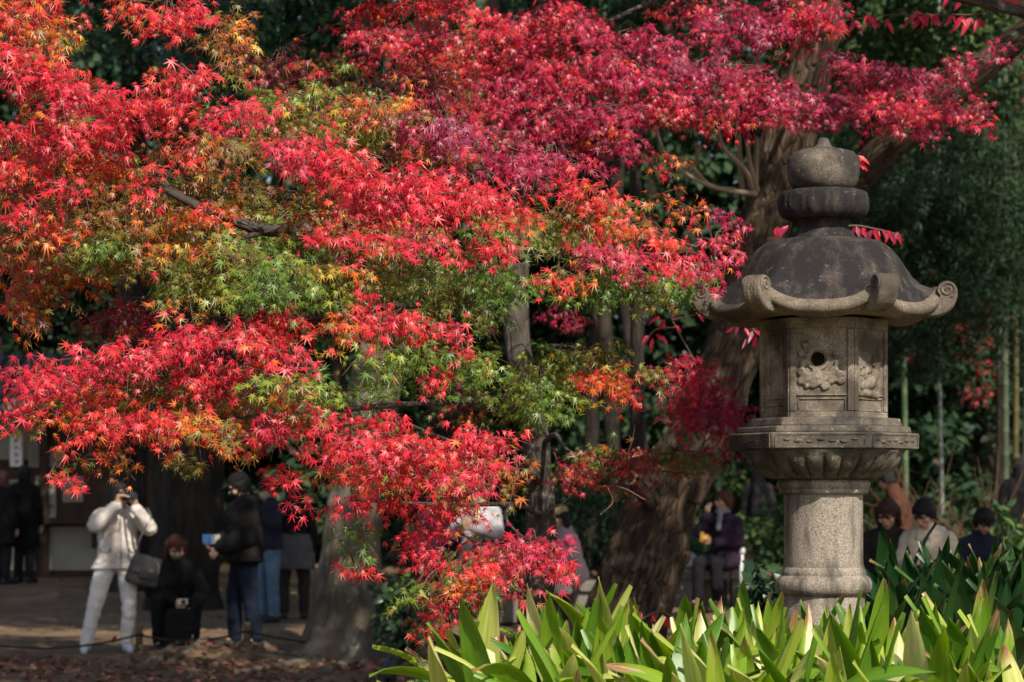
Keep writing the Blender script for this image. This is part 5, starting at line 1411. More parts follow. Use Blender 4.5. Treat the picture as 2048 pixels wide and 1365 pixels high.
# -- 10 group at the right
J = sit(1.60, .50, R(14)); J.update(wrL=V3(-.05, -.34, .74), wrR=V3(.07, -.34, .74))
person('person in a dark coat with a dark bob sitting next to the beige duffle coat', spot(1782, 20.0), R(-16), J, SKIN, .009, 'bob', HAIR_BR, (R(-6), R(28)), cloth('coat_charcoal', (.022, .019, .018), .25), 'lap', jw=1.35, trousers=cloth('trousers_d4', (.02, .02, .022), .2), shoes=DARK_SHOE)
J = sit(1.62, .50, R(14)); J.update(wrL=V3(-.07, -.36, .76), elL=V3(-.22, -.16, .75), wrR=V3(.08, -.36, .74), elR=V3(.24, -.16, .75))
du = person('person in a beige hooded duffle coat with black hair looking down at a phone', spot(1868, 19.8), R(-30), J, SKIN, .008, 'short', HAIR_B, (R(-8), R(32)), cloth('duffle_beige', (.58, .50, .39), .1), 'lap', hood=True, jw=1.6, trousers=cloth('trousers_d5', (.02, .02, .025), .2), shoes=DARK_SHOE, curl=.8, fold=.03)
p1 = du.location + Matrix.Rotation(R(-30), 3, 'Z') @ V3(.0, -.45, .78)
po = box('phone', (0, 0, 0), (.16, .075, .010), BLK, None, bev=.004); po.location = p1; po.rotation_euler = (R(35), 0, R(-20))
tag(po, 'black phone in the hands of the person in the beige duffle coat', 'phone')
J = stand(1.60); J.update(head=V3(0, -.17, 1.42), neck=V3(0, -.10, 1.32), chest=V3(0, -.05, 1.19), shL=V3(-.155, -.07, 1.27), shR=V3(.155, -.07, 1.27))
person('person in a rust brown top standing behind the dark bobbed sitter', spot(1803, 27.2), R(-105), J, SKIN, .012, 'short', HAIR_B, (R(-20), R(25)), cloth('top_rust', (.085, .036, .024), .3), .80, .02, trousers=cloth('trousers_d6', (.03, .03, .03), .2), shoes=DARK_SHOE)
J = sit(1.55, .44, R(12))
person('dark haired person in navy sitting low behind the tall dark leaves', spot(1948, 21.2), R(15), J, SKIN, .014, 'short', HAIR_B, (0, R(40)), cloth('top_navy2', (.014, .016, .035), .25), 'lap', jw=1.3, trousers=cloth('trousers_d7', (.02, .02, .03), .2), shoes=DARK_SHOE)
J = stand(1.70)
person('person in black walking away at the right edge by the bamboo', spot(2040, 31.0), R(165), J, SKIN, .014, 'short', HAIR_B, (0, 0), cloth('coat_black4', (.009, .009, .011), .3), .72, .03, trousers=cloth('trousers_d8', (.015, .015, .018), .2), shoes=DARK_SHOE)
# ------------------------------------------------------------------ benches and small things on the path
STONE = stone_material('bench_stone', (.23, .215, .19), (.09, .085, .08), .25)
def bench(label, px0, px1, D, rz=0.0):
    x0, x1 = (px0 - 1024) / FPX * D, (px1 - 1024) / FPX * D
    cx = (x0 + x1) / 2; w = x1 - x0
    t = empty('stone_bench', (cx, D, ground_height(cx, D) - .02), label, 'bench')
    n = 3
    for i in range(n):
        box('seat_slab', (-w / 2 + w * (i + .5) / n, 0, .395), (w / n - .012, .46, .11), STONE, t, bev=.012)
    for s in (-1, 1):
        box('leg', (s * (w / 2 - .18), 0, .17), (.20, .36, .34), STONE, t, bev=.012)
    box('back_kerb', (0, .16, .17), (w - .6, .10, .335), STONE, t, bev=.01)
    return t
bench('grey stone bench under the person eating', 1345, 1512, 26.7)
bench('grey stone bench behind the maple stem, left of the leaning trunk', 985, 1195, 26.3)
bench('low stone bench behind the lantern under the two sitters', 1735, 2010, 20.25)
# white post
pp = spot(1484, 26.2)
t = empty('white_post', pp, 'short white post with a knob beside the bench', 'post')
WP = plain('white_paint', (.72, .72, .70), .4, .5)
o = link('shaft', mesh_py('shaft', *lathe_vf([(.028, -.02), (.026, .58)], 16), smooth=True), WP, t)
o = link('knob', mesh_py('knob', *lathe_vf([(.03, .58), (.044, .60), (.047, .625), (.04, .645), (.02, .655)], 16), smooth=True), WP, t)
# bags on the bench
def blob_bag(label, px, D, z, col, sz, name='handbag'):
    p = spot(px, D, z)
    t = empty(name, p, label, 'bag')
    w, h = sz
    m = cloth('bag_' + label[:12], col, .3)
    remesh_obj('body', [('c', V3(-w * .3, 0, h * .35), h * .34, V3(w * .3, 0, h * .33), h * .36), ('c', V3(-w * .18, 0, h * .6), h * .26, V3(w * .2, 0, h * .55), h * .24)], m, t, vox=.012, smooth=2, fold=.04, fold_size=.06)
    tube('handle', [(-w * .2, 0, h * .75, .01), (-w * .12, -.02, h * 1.15, .01), (w * .12, -.02, h * 1.15, .01), (w * .2, 0, h * .75, .01)], m, t, seg=6)
    return t
blob_bag('brown woven bag on the bench beside the person eating', 1472, 26.55, .43, (.075, .045, .03), (.34, .30))
blob_bag('white plastic bag on the bench between trunk and person eating', 1368, 26.6, .43, (.62, .62, .64), (.30, .22), 'plastic_bag')
blob_bag('white paper bag on the left bench below the mauve coat', 1126, 25.6, .36, (.68, .67, .62), (.16, .16), 'paper_bag')
blob_bag('white plastic bag on the ground beside the maple stem', 1104, 24.8, .0, (.66, .66, .72), (.14, .30), 'plastic_bag')
blob_bag('black bag standing at the end of the bench', 1521, 26.4, .0, (.012, .012, .014), (.14, .36))

# ------------------------------------------------------------------ rope fence
FWOOD = plain('fence_wood', (.12, .095, .055), .9, .2, 0, .35, 14, .6, 40)
ROPE = plain('rope', (.055, .034, .022), .9, .1, 0, .3, 60, .6, 160)
fx = [(-70, 1.0), (278, 1.0), (494, 1.0), (742, 1.0)]
FD = 22.0
tops = []
fence = empty('rope_fence', spot(278, FD), 'low rope fence on short wooden posts at the edge of the leaf litter', 'fence')
g0 = fence.location
for i, (px, s) in enumerate(fx[:3] + [(940, 1.0)]):
    p = spot(px, FD)
    r = .034
    me = mesh_py('post', *lathe_vf([(r, -.1), (r * 1.02, .05), (r, .235), (r * .8, .25)], 14, 0, lambda r, z, a, i_: r * (1 + .05 * math.sin(3 * a + z * 9))), smooth=True)
    o = link('post', me, FWOOD, fence); o.location = Vector(p) - g0
    tops.append(Vector(p) - g0 + V3(0, -.036, .165))
for a, b in zip(tops[:-1], tops[1:]):
    pts = []
    for i in range(9):
        t_ = i / 8
        q = a.lerp(b, t_); sag = .10 * 4 * t_ * (1 - t_)
        pts.append((q.x, q.y, q.z - sag * min(1, (b - a).length / 1.5), .010))
    tube('rope', pts, ROPE, fence, seg=7, n=30)
for a in tops:
    tube('rope_wrap', [(a.x + .038 * math.cos(t_), a.y + .036 + .038 * math.sin(t_), a.z + .004 * t_ / 6, .010) for t_ in np.arange(0, 6.4, .55)], ROPE, fence, seg=6)

# ------------------------------------------------------------------ spike light
p = at(775, 1372, 18.2); gzz = ground_height(p.x, p.y)
t = empty('spotlight', (p.x, p.y, gzz), 'small black garden spotlight tilted upward on the leaf litter', 'lamp')
o = link('spike', mesh_py('spike', *lathe_vf([(.004, -.08), (.012, .0), (.012, .10), (.02, .11)], 12), smooth=True), BLK, t)
hd = link('head', mesh_py('head', *lathe_vf([(.03, -.01), (.055, .0), (.06, .02), (.06, .15), (.063, .155), (.063, .19), (.056, .19), (.054, .165)], 28), smooth=False), BLK, t)
hd.location = (-.005, 0, .10); hd.rotation_euler = (R(-8), R(24), 0)
zsh = 1.5 + (HZ - 1312) / FPX * p.y - (gzz + .29)
t.location.z = gzz + max(0, zsh * 1.0) * 0
fn = link('fins', mesh_py('fins', *join_vf([lathe_vf([(.064, .03 + .022 * i), (.064, .036 + .022 * i)], 28) for i in range(3)])), BLK, hd)
yk = tube('yoke', [(-.062, 0, .14, .007), (-.058, 0, .09, .007), (0, 0, .085, .007), (.058, 0, .09, .007), (.062, 0, .13, .007)], BLK, t, seg=6)

# ------------------------------------------------------------------ kiosk at the left
KD = 36.5
KW = plain('kiosk_wood', (.045, .026, .017), .7, .3, 0, .3, 6, .3, 30)
KX0, KX1 = (-160 - 1024) / FPX * KD, (318 - 1024) / FPX * KD
kz = ground_height(-6, KD) - .03
kio = empty('kiosk', ((KX0 + KX1) / 2, KD, kz), 'dark wooden garden kiosk with notices and a grey tiled roof at the left', 'kiosk')
kw = KX1 - KX0
def kx(px): return (px - 1024) / FPX * KD - (KX0 + KX1) / 2
def kzf(y): return EYE + (HZ - y) / FPX * KD - kz
PLASTER = plain('plaster', (.30, .29, .26), .9, .2, 0, .12, 3)
box('wall', (0, 1.2, 1.3), (kw, 2.4, 2.6), KW, kio)
for px in (-150, 90, 302):                                   # posts
    box('post', (kx(px), -.06, 1.3), (.14, .14, 2.6), KW, kio, bev=.01)
box('wainscot_panel', (kx(145), -.012, kzf(1097)), ((204 - 90) / FPX * KD, .03, (1140 - 1052) / FPX * KD), PLASTER, kio, bev=.004)
box('wainscot_panel', (kx(20), -.012, kzf(1097)), ((72 + 30) / FPX * KD, .03, (1140 - 1052) / FPX * KD), PLASTER, kio, bev=.004)
box('counter', (kx(100), -.14, kzf(1045)), (2.6, .34, .05), KW, kio, bev=.008)
for px in (78, 190, 300): box('bracket', (kx(px), -.10, kzf(1075)), (.05, .16, .32), KW, kio, bev=.006)
box('upper_plaster', (kx(20), -.012, kzf(860)), (1.0, .03, .9), PLASTER, kio, bev=.004)
PAPER = plain('paper', (.33, .31, .27), .8); PRINT = plain('print_grey', (.10, .10, .10), .8); GREENP = plain('print_green', (.08, .22, .14), .8); PINKP = plain('print_pink', (.30, .13, .12), .8)
rr = random.Random(3)
for (x0, y0, x1, y1, c2_) in ((58, 895, 128, 935, PINKP), (72, 952, 112, 1036, GREENP), (126, 955, 166, 1004, PRINT), (20, 960, 46, 1010, PRINT)):
    w, hh = (x1 - x0) / FPX * KD, (y1 - y0) / FPX * KD
    nb = box('notice', (kx((x0 + x1) / 2), -.022, kzf((y0 + y1) / 2)), (w, .012, hh), PAPER, kio, bev=.003)
    nl = 6
    for i in range(nl):
        ww = w * rr.uniform(.5, .85)
        ln_ = box('print_line', (kx((x0 + x1) / 2) - (w * .85 - ww) / 2, -.0295, kzf((y0 + y1) / 2) + hh * (.38 - .76 * i / (nl - 1))), (ww, .003, hh * .05), c2_ if i in (0, nl - 1) else PRINT, nb)
# hanging vertical sign, white, with dark brush strokes
sg = box('hanging_sign', (kx(39), -.22, kzf(902)), ((52 - 28) / FPX * KD, .10, (932 - 868) / FPX * KD), plain('sign_white', (.80, .80, .82), .5), kio, bev=.01)
for i in range(4):
    zc = kzf(880 + i * 14)
    for (dx, dz_, w, hh) in ((0, 0, .075, .012), (0, -.02, .014, .05), (.02, -.03, .04, .010), (-.02, -.035, .012, .03)):
        box('sign_stroke', (kx(39) + dx + .004 * i, -.2725, zc + dz_), (w, .004, hh), PRINT, sg)
box('sign_cord', (kx(39), -.22, kzf(858)), (.012, .012, .16), KW, sg)
# roof: rows of grey tiles on a sloping deck
TILE = plain('roof_tile', (.045, .045, .047), .5, .4, 0, .25, 6, .2, 40)
RAFT = plain('rafter', (.04, .024, .016), .8)
deck_v = [(-kw / 2 - .5, -1.0, 2.50), (kw / 2 + .5, -1.0, 2.50), (kw / 2 + .5, 1.2, 3.45), (-kw / 2 - .5, 1.2, 3.45), (kw / 2 + .5, 3.4, 2.5), (-kw / 2 - .5, 3.4, 2.5)]
dv = deck_v + [(x, y, z - .07) for x, y, z in deck_v]
deck = link('roof', mesh_py('roof', dv, [(0, 1, 2, 3), (3, 2, 4, 5), (7, 6, 9, 8), (8, 9, 11, 10), (0, 6, 7, 1), (1, 7, 8, 2), (2, 8, 10, 4), (3, 9, 6, 0), (5, 11, 9, 3), (4, 10, 11, 5)]), RAFT, kio)
ntile = int((kw + 1.0) / .27)
sl = math.atan2(.95, 2.2)
tv_, tf_ = [], []
for i in range(7):
    a = math.pi * i / 6
    for yy in (0, .33): tv_.append((.10 * math.cos(a), yy, .05 * math.sin(a)))
for i in range(6): tf_.append((2 * i, 2 * i + 1, 2 * i + 3, 2 * i + 2))
tf_.append(tuple(2 * i for i in range(7)))
tme = mesh_py('tile', tv_, tf_, True); tme.materials.append(TILE)
for c in range(ntile):
    for r_ in range(7):
        o = link('tile', tme, None, deck)
        yy = -1.03 + r_ * .30
        o.location = (-kw / 2 - .38 + c * .27, yy, 2.515 + (yy + 1.0) * .4318 + (.0 if r_ % 2 else .004)); o.rotation_euler = (sl, 0, 0)

# ------------------------------------------------------------------ bamboo and shrubs at the right
def bamboo_material(name, c):
    return plain(name, c, .4, .4, 0, .2, 4)
BAM = [((1820, 33.0, 690, 1010), (.10, .16, .08), .045, 'green bamboo stalk nearest the lantern'), ((1888, 30.0, 740, 1010), (.20, .24, .23), .03, 'pale grey bamboo stalk standing alone right of the lantern'),
       ((2006, 32.0, 600, 1040), (.07, .09, .055), .055, 'thick pale green bamboo stalk at the right edge'), ((2024, 33.0, 600, 1040), (.09, .08, .03), .045, 'yellowish bamboo stalk at the right edge'), ((2042, 34.0, 600, 1040), (.05, .07, .04), .04, 'green bamboo stalk cut by the right edge')]
for (px, D, y0, y1), c, r, lab in BAM:
    p = spot(px, D)
    t = empty('bamboo', p, lab, 'bamboo', 'bamboo stalks at the right')
    m = bamboo_material('bamboo_' + str(px), c)
    H = 8.5
    prof = []
    z = -.1
    k = 0
    while z < H:
        rr_ = r * (1 - .55 * max(0, z) / H)
        prof += [(rr_ * .99, z), (rr_, z + .06), (rr_, z + .27), (rr_ * 1.10, z + .285), (rr_ * 1.02, z + .30)]
        z += .31; k += 1
    lean_ = .004 * (px - 1950)
    V, F = lathe_vf(prof, 12)
    V = [(x + .03 * math.sin(zz * .5 + px) + lean_ * zz * .04, y, zz) for x, y, zz in V]
    link('stalk', mesh_py('stalk', V, F, True), m, t)
    crown('leaves', M['dull_leaf'], t, (0, 0, H - .8), (1.5, 1.5, 1.6), 1200, .22, [(.06, .12, .03), (.08, .14, .04)], clumps=30, tv=[(0, 0, 0), (.08, .4, 0), (0, 1, -.1), (-.08, .4, 0)])

def shrub(label, px, D, rad, n, size, pal, z0=.0, glossy=False, broad=False, group=None):
    p = spot(px, D)
    t = empty('shrub', p, label, 'shrub', group)
    for k in range(6):
        a = k * 1.05 + .3
        tube('stem', [(0, 0, -.05, .018), (math.cos(a) * rad[0] * .3, math.sin(a) * rad[1] * .3, z0 + rad[2] * .8, .012), (math.cos(a) * rad[0] * .6, math.sin(a) * rad[1] * .6, z0 + rad[2] * 1.4, .005)], M['bark_far'], t, seg=5)
    kw_ = dict(tv=BROAD_V, tf=BROAD_F) if broad else {}
    crown('foliage', M['glossy_leaf' if glossy else 'dull_leaf'], t, (0, 0, z0 + rad[2]), rad, n, size, pal, clumps=40, clump_r=.26, shell=.3, **kw_)
    return t
shrub('ivy-like dark green shrub at the foot of the grey tree', 805, 21.2, (.22, .2, .36), 420, .10, GREENS_M, .05, True, True)
shrub('low green hedge plant behind the seated person eating', 1440, 36, (1.1, .7, .5), 2400, .10, GREENS_M + [(.09, .13, .03)], 0, broad=True)
shrub('green bush behind the person with a backpack', 1540, 42.5, (1.9, .7, .95), 3600, .11, [(.08, .15, .04), (.11, .18, .05)], 0, broad=True)
shrub('dark green bush between the two stone benches', 1215, 33, (1.4, .8, .8), 2400, .10, GREENS_D, 0, broad=True)
shrub('dark bush behind the maroon coated person', 930, 33, (1.6, .8, .9), 2400, .11, GREENS_D, 0, broad=True)
shrub('green undergrowth beside the lantern behind the rust brown top', 1700, 31, (1.2, .8, .8), 2400, .10, GREENS_M, 0, broad=True)
shrub('dark green undergrowth below the pale bamboo', 1850, 29, (1.1, .7, .55), 2200, .11, GREENS_D, 0, broad=True)
shrub('broad leaved bush in front of the person at the right edge', 2000, 25, (.55, .5, .42), 500, .15, GREENS_M + [(.12, .17, .04)], .25, broad=True)
shrub('small dark fern-like plant left of the lantern column', 1545, 14.0, (.14, .14, .2), 260, .10, GREENS_D, .35, True)
# bare brown shrub
p = spot(1860, 27.5)
t = empty('bare_shrub', p, 'leafless brown twiggy shrub between the lantern and the bamboo', 'shrub')
TW = plain('shrub_twig', (.125, .075, .04), .85)
for i in range(74):
    bx, a = random.uniform(-.75, .85), random.gauss(0, .38)
    L = random.uniform(.9, 1.85); by = random.uniform(-.3, .3)
    x1, z1 = bx + math.sin(a) * L * .5, L * .5
    x2, z2 = bx + math.sin(a * 1.3) * L, L * math.cos(a) + .1
    tube('stem', [(bx, by, -.05, .008), (x1, by + random.gauss(0, .05), z1 + .05, .006), (x2, by + random.gauss(0, .1), z2, .0025)], TW, t, seg=4)
    if i % 2: tube('twig', [(x1, by, z1 + .05, .005), (x1 + random.gauss(0, .2), by, z1 + .4, .002)], TW, t, seg=3)

# ------------------------------------------------------------------ red lance-leaved saplings
LANCE_V = [(0, 0, 0), (.15, .3, .03), (0, .34, 0), (-.15, .3, .03), (.11, .68, .0), (0, .7, -.05), (-.11, .68, .0), (0, 1.0, -.14)]
LANCE = np.array(LANCE_V)
def lance_sapling(label, stems, leaves, D, size, cols, matl):
    """stems: pixel polylines; leaves: (px, py, tip dx, tip dy) in pixels"""
    b = at(*stems[0][0], D)
    t = empty('red_leaved_sapling', b, label, 'plant')
    for st in stems:
        tube('stem', [(*(at(x, y, D) - b), .006 - .0008 * i) for i, (x, y) in enumerate(st)], M['twig'], t, seg=5)
    shared = []
    for c in cols:
        me = mesh_np('leaf', LANCE, np.array(BROAD_F), col=np.repeat(np.array(c)[None, :], 8, axis=0)); me.materials.append(matl); shared.append(me)
    for i, (x, y, dx, dy) in enumerate(leaves):
        o = link('leaf', shared[i % len(shared)], None, t)
        tip = Vector((dx, random.gauss(-6, 8), -dy)).normalized()
        nrm = Vector((random.gauss(0, .25), -1, .35 + random.gauss(0, .2)))
        nrm = (nrm - tip * nrm.dot(tip)).normalized(); X = tip.cross(nrm)
        s = math.hypot(dx, dy) / FPX * D * 1.1
        mt = Matrix(((X.x, tip.x, nrm.x, 0), (X.y, tip.y, nrm.y, 0), (X.z, tip.z, nrm.z, 0), (0, 0, 0, 1)))
        o.matrix_local = Matrix.Translation(at(x, y, D) - b + V3(0, random.gauss(0, .03), 0)) @ mt @ Matrix.Scale(s, 4)
    return t
def along(x0, y0, x1, y1, n, L, sp=.5, down=1.0):
    out = []
    for i in range(n):
        t_ = i / max(1, n - 1)
        for s in (-1, 1):
            a = random.uniform(.6, 1.0)
            out.append((x0 + (x1 - x0) * t_, y0 + (y1 - y0) * t_, s * L * sp * a, L * down * a))
    return out
SUM = [(.68, .02, .075), (.62, .018, .06), (.55, .02, .08)]
lance_sapling('hot pink red lance leaves hanging in a row at the top right', [[(2010, -60), (1975, 20), (1900, 30), (1780, 30), (1690, 42)], [(1900, 30), (1870, 60)]],
              along(1690, 44, 1735, 30, 3, 34) + along(1745, 32, 1775, 40, 2, 26) + along(1835, 20, 1870, 32, 4, 34) + along(1905, 28, 1960, 36, 4, 36) + along(1820, 34, 1836, 36, 1, 30) + along(1900, -10, 1950, -5, 3, 30) + along(2000, -5, 2035, -5, 3, 32), 14.2, .1, SUM, M['maple_leaf'])
lance_sapling('row of dark pink pointed leaflets just right of the lantern neck', [[(1640, 470), (1700, 452), (1750, 458), (1800, 470)]],
              [(1560 + 6 * i, 450 + 4 * (i % 3), -14 - 3 * i, 22) for i in range(4)] + along(1712, 452, 1795, 464, 6, 34, .35), 12.2, .08, [(.5, .02, .05), (.36, .02, .055), (.30, .02, .06)], M['maple_leaf'])
lance_sapling('small scarlet leaf cluster beside the round finial', [[(1690, 400), (1712, 330), (1714, 312)]], [(1713, 312, 14, 26), (1714, 314, 22, 16), (1712, 312, 4, 30), (1716, 322, 16, 22)], 11.9, .07, [(.7, .03, .03), (.62, .02, .03)], M['maple_leaf'])
lance_sapling('thin sapling with scattered red leaflets left of the leaning trunk', [[(1450, 830), (1400, 740), (1360, 670), (1340, 630), (1330, 600)], [(1350, 655), (1310, 660), (1290, 690)], [(1345, 640), (1390, 630)]],
              [(1322, 632, -24, 14), (1330, 640, -16, 24), (1345, 636, 10, -16), (1395, 622, 12, 22), (1390, 625, 18, 10), (1300, 672, -22, 8), (1306, 676, -4, 26), (1312, 668, 16, 16), (1322, 672, 12, 18), (1296, 672, -14, 20), (1338, 618, 18, -8), (1330, 655, -20, 4), (1350, 650, 14, 14)], 14.6, .07, SUM, M['maple_leaf'])
lance_sapling('bare stemmed sapling with a few red leaves in front of the trunk beside the lantern', [[(1438, 560), (1428, 500), (1420, 460)], [(1428, 500), (1445, 470)], [(1424, 480), (1400, 475)]],
              [(1420, 462, -6, -22), (1402, 476, -8, 22), (1446, 470, 12, -18), (1450, 466, 6, 22), (1376, 475, 4, 22)], 14.8, .06, SUM, M['maple_leaf'])
lance_sapling('drooping red leaflets under the left eave of the lantern', [[(1470, 600), (1500, 650), (1515, 670)]], [(1470, 655, -18, 10), (1478, 652, -6, 20), (1490, 655, 10, 20), (1505, 662, -10, 26), (1508, 668, 6, 30), (1500, 675, -16, 22), (1512, 660, 14, 20)], 12.6, .06, [(.55, .02, .06), (.30, .06, .10)], M['maple_leaf'])
lance_sapling('dark red leaflets at the foot of the leaning trunk', [[(1200, 1300), (1290, 1235), (1330, 1225), (1365, 1262)]], along(1280, 1222, 1360, 1240, 4, 28, .2) + [(1210, 1262, -4, 24), (1185, 1245, 2, 26), (985, 1268, -6, 24), (1000, 1272, 8, 24), (1040, 1250, 0, 26)], 16.0, .06, [(.38, .01, .02), (.30, .01, .02)], M['maple_leaf'])

# ------------------------------------------------------------------ leaf litter
n = 6500
lx = rng.uniform(-6.5, 1.5, n); ly = rng.uniform(17.5, 23.0, n)
keep = (rng.random(n) < np.where(ly < 21.9, 1.0, .16)) & (np.array([nz(a * .9, b * .9, 5) for a, b in zip(lx, ly)]) > -.25 + .3 * rng.random(n) - .15)
lx, ly = lx[keep], ly[keep]
lzv = np.array([ground_height(a, b) for a, b in zip(lx, ly)]) + .012 + .02 * rng.random(len(lx))
pos = np.stack([lx, ly, lzv], 1)
Yd = rng.normal(size=(len(lx), 3)) * np.array([1, 1, .25]); Nd = np.array([0, 0, 1.]) + rng.normal(size=(len(lx), 3)) * .38
V, F = scatter(pos, Yd, Nd, .05 + .05 * rng.random(len(lx)), BROAD_V, BROAD_F)
n_l = 0
pal = np.array([(.20, .09, .06), (.28, .10, .09), (.24, .14, .09), (.13, .08, .05), (.34, .15, .13), (.27, .18, .10)])
c = np.repeat(pal[rng.integers(0, len(pal), len(lx))] * (.7 + .6 * rng.random((len(lx), 1))), 8, axis=0)
o = link('leaf_litter', mesh_np('leaf_litter', V, F, col=c), M['dull_leaf'])
tag(o, 'brown and red fallen leaves scattered under the trees at the left', 'leaf litter', kind='stuff')
n = 1500
lx = rng.uniform(-9, 8, n); ly = rng.uniform(23, 36, n)
pos = np.stack([lx, ly, np.array([ground_height(a, b) for a, b in zip(lx, ly)]) + .012], 1)
V, F = scatter(pos, rng.normal(size=(n, 3)) * np.array([1, 1, .15]), np.array([0, 0, 1.]) + rng.normal(size=(n, 3)) * .25, .05 + .05 * rng.random(n), BROAD_V, BROAD_F)
c = np.repeat(np.vstack([pal, [(.4, .33, .08)]])[rng.integers(0, 7, n)], 8, axis=0)
o = link('fallen_leaves', mesh_np('fallen_leaves', V, F, col=c), M['dull_leaf'])
tag(o, 'sparse fallen leaves on the bare path among the visitors', 'leaf litter', kind='stuff')

# ------------------------------------------------------------------ broad strap-leaved plants (bed in front)
def strap_material(name, dark):
    m, nt, bs, out = new_mat(name)
    a = N(nt, 'ShaderNodeAttribute', attribute_name='tex')           # x across (-1..1), y along (0..1), z variant
    oi = N(nt, 'ShaderNodeObjectInfo')
    sep = N(nt, 'ShaderNodeSeparateXYZ'); nt.links.new(a.outputs['Vector'], sep.inputs[0])
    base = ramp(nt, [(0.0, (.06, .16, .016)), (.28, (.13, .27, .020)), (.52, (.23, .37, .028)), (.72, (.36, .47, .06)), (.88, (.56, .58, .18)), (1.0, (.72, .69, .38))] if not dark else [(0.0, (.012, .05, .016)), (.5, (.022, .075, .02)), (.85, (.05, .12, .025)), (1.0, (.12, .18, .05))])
    nv = N(nt, 'ShaderNodeTexNoise', Scale=3.0, Detail=3.0)
    cmb = N(nt, 'ShaderNodeCombineXYZ'); nt.links.new(sep.outputs['X'], cmb.inputs[0]); nt.links.new(sep.outputs['Y'], cmb.inputs[1])
    mrand = N(nt, 'ShaderNodeMath', operation='MULTIPLY'); nt.links.new(oi.outputs['Random'], mrand.inputs[0]); mrand.inputs[1].default_value = 57.0
    nt.links.new(mrand.outputs[0], cmb.inputs[2]); nt.links.new(cmb.outputs[0], nv.inputs['Vector'])
    ad = N(nt, 'ShaderNodeMath', operation='MULTIPLY_ADD'); nt.links.new(nv.outputs[0], ad.inputs[0]); ad.inputs[1].default_value = .55; nt.links.new(oi.outputs['Random'], ad.inputs[2])
    sb = N(nt, 'ShaderNodeMath', operation='SUBTRACT'); nt.links.new(ad.outputs[0], sb.inputs[0]); sb.inputs[1].default_value = .30
    nt.links.new(sb.outputs[0], base.inputs[0])
    # parallel veins
    wv = N(nt, 'ShaderNodeMath', operation='MULTIPLY'); nt.links.new(sep.outputs['X'], wv.inputs[0]); wv.inputs[1].default_value = 62.0
    sn = N(nt, 'ShaderNodeMath', operation='SINE'); nt.links.new(wv.outputs[0], sn.inputs[0])
    vr = ramp(nt, [(0.0, .92), (1.0, 1.05)]); mr = N(nt, 'ShaderNodeMath', operation='MULTIPLY_ADD'); nt.links.new(sn.outputs[0], mr.inputs[0]); mr.inputs[1].default_value = .5; mr.inputs[2].default_value = .5; nt.links.new(mr.outputs[0], vr.inputs[0])
    c = mixc(nt, base.outputs[0], vr.outputs[0], 1.0, 'MULTIPLY')
    # withered tips
    n2 = N(nt, 'ShaderNodeTexNoise', Scale=4.5, Detail=5.0, Roughness=.7); nt.links.new(cmb.outputs[0], n2.inputs['Vector'])
    t1 = N(nt, 'ShaderNodeMath', operation='MULTIPLY_ADD'); nt.links.new(n2.outputs[0], t1.inputs[0]); t1.inputs[1].default_value = .5; nt.links.new(sep.outputs['Y'], t1.inputs[2])
    fr = N(nt, 'ShaderNodeMath', operation='FRACT'); m7 = N(nt, 'ShaderNodeMath', operation='MULTIPLY'); nt.links.new(oi.outputs['Random'], m7.inputs[0]); m7.inputs[1].default_value = 13.7; nt.links.new(m7.outputs[0], fr.inputs[0])
    pw = N(nt, 'ShaderNodeMath', operation='POWER'); nt.links.new(fr.outputs[0], pw.inputs[0]); pw.inputs[1].default_value = 5.0
    t2 = N(nt, 'ShaderNodeMath', operation='MULTIPLY_ADD'); nt.links.new(pw.outputs[0], t2.inputs[0]); t2.inputs[1].default_value = .19 if not dark else .16; nt.links.new(t1.outputs[0], t2.inputs[2])
    tr_ = ramp(nt, [(0.0, 0.0), (.5, 0.0), (.535, 1.0)]); 
    hf = N(nt, 'ShaderNodeMath', operation='MULTIPLY'); nt.links.new(t2.outputs[0], hf.inputs[0]); hf.inputs[1].default_value = .40
    nt.links.new(hf.outputs[0], tr_.inputs[0])
    wc = ramp(nt, [(.35, (.16, .055, .02)), (.5, (.36, .17, .07)), (.62, (.56, .43, .25))]); nt.links.new(n2.outputs[0], wc.inputs[0])
    c = mixc(nt, c, wc.outputs[0], tr_.outputs[0])
    nt.links.new(c, bs.inputs['Base Color']); bs.inputs['Roughness'].default_value = .33; bs.inputs['Specular IOR Level'].default_value = .5
    bump(nt, mr.outputs[0], bs, .12, .002)
    tl = N(nt, 'ShaderNodeBsdfTranslucent'); hs = N(nt, 'ShaderNodeHueSaturation', Saturation=1.1, Value=1.3); nt.links.new(c, hs.inputs['Color']); nt.links.new(hs.outputs[0], tl.inputs[0])
    mx = N(nt, 'ShaderNodeMixShader'); mx.inputs[0].default_value = .3; nt.links.new(bs.outputs[0], mx.inputs[1]); nt.links.new(tl.outputs[0], mx.inputs[2]); nt.links.new(mx.outputs[0], out.inputs[0])
    return m

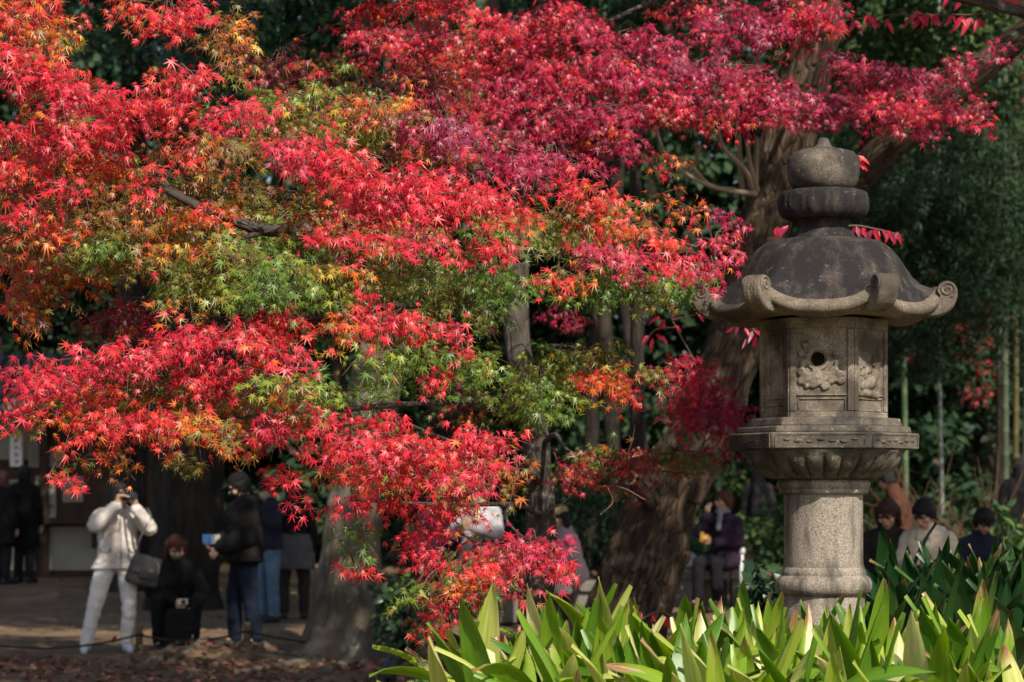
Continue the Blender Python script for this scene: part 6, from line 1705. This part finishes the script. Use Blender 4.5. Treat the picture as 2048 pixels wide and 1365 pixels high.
def strap_mesh(L, W, bend, twist, fold, mat, wilt=0.0):
    ny, nx = 12, 4
    V, F, X = [], [], []
    p = np.array([0., 0., 0.]); ang = 0.0
    prev = 0.0
    for j in range(ny + 1):
        t = j / ny
        if j:
            ds = L / ny
            ang += bend / ny * (0.4 + 1.2 * t)
            p = p + np.array([0, -math.sin(ang) * ds, math.cos(ang) * ds])
        tt = max(0, (t - .16) / .84)
        w = .012 + (W * (math.sin(math.pi * tt ** .85) ** .8) * (1 - .12 * tt) if tt > 0 else 0)
        if t > .97: w = .003
        tw = twist * t
        for i in range(nx + 1):
            u = -1 + 2 * i / nx
            wave = .010 * math.sin(t * 9 + u * 2) * tt * (abs(u))
            lx_ = u * w / 2; ld = fold * abs(u) * w / 2 - wave + wilt * tt * abs(u) * w * .5
            dx_ = lx_ * math.cos(tw); dy_ = lx_ * math.sin(tw)
            n_ = np.array([0, -math.cos(ang), -math.sin(ang)])
            V.append(p + np.array([dx_, 0, 0]) + n_ * (ld + dy_))
            X.append((u, t, 0))
    for j in range(ny):
        for i in range(nx):
            a = j * (nx + 1) + i
            F.append((a, a + 1, a + nx + 2, a + nx + 1))
    me = mesh_np('leaf', np.array(V), np.array(F), vec=np.array(X), smooth=True)
    me.materials.append(mat)
    return me
M['strap'] = strap_material('strap_leaf', False)
M['strap_shade_tint'] = strap_material('strap_leaf_shade_tint', True)  # same leaf with shade put into its colour, for the clump behind
rs = random.Random(21)
def strap_variants(mat, L0):
    return [strap_mesh(L0 * rs.uniform(.82, 1.12), rs.uniform(.062, .10), rs.choice([.2, .4, .6, .8, 1.1, 1.6]), rs.uniform(-.7, .7), rs.uniform(.1, .5), mat, rs.choice([0, 0, 0, .5])) for _ in range(16)]

def bed(label, spots, variants, tops=None):
    c = np.mean(np.array([(x, y) for x, y, *_ in spots]), axis=0)
    root = empty('strap_leaf_plant', (c[0], c[1], ground_height(c[0], c[1])), label, 'plant')
    g = root.location
    for (x, y, yaw, lean, sc) in spots:
        o = link('leaf', rs.choice(variants), None, root)
        z = ground_height(x, y) - .02
        o.location = (x - g.x, y - g.y, z - g.z)
        o.rotation_euler = (lean, rs.uniform(-.12, .12), yaw)
        o.scale = (sc * rs.uniform(.85, 1.15), sc, sc)
    return root
def clump_spots(n, x0, x1, y0, y1, cond, lean=.28, sc=(.85, 1.15)):
    out = []
    while len(out) < n:
        y = rs.uniform(y0, y1); k = y / FPX
        px = rs.uniform(x0, x1)
        x = (px - 1024) * k
        if not cond(px, y): continue
        out.append((x, y, rs.uniform(-math.pi, math.pi) if rs.random() < .6 else rs.gauss(0, .7), abs(rs.gauss(0, lean)), rs.uniform(*sc)))
    return out
VAR = strap_variants(M['strap'], .74)
VARD = strap_variants(M['strap_shade_tint'], .67)
bed('sunlit clump of broad yellow green strap leaves at the bottom centre', clump_spots(190, 890, 1330, 8.3, 10.2, lambda px, y: px > 925 + (y - 8.3) * 15 and rs.random() < .35 + (px - 880) / 300), VAR)
bed('sunlit clump of broad strap leaves with withered tips before the lantern', clump_spots(210, 1330, 1740, 8.3, 10.45, lambda px, y: True), VAR)
bed('bright strap leaf clump at the lower right corner', clump_spots(140, 1740, 2120, 8.3, 9.8, lambda px, y: True), VAR)
bed('tall strap leaves with shade put into their dark green right of the lantern column', clump_spots(230, 1735, 2130, 11.2, 13.2, lambda px, y: True, .2, (.9, 1.2)), VARD)
bake_lazy()
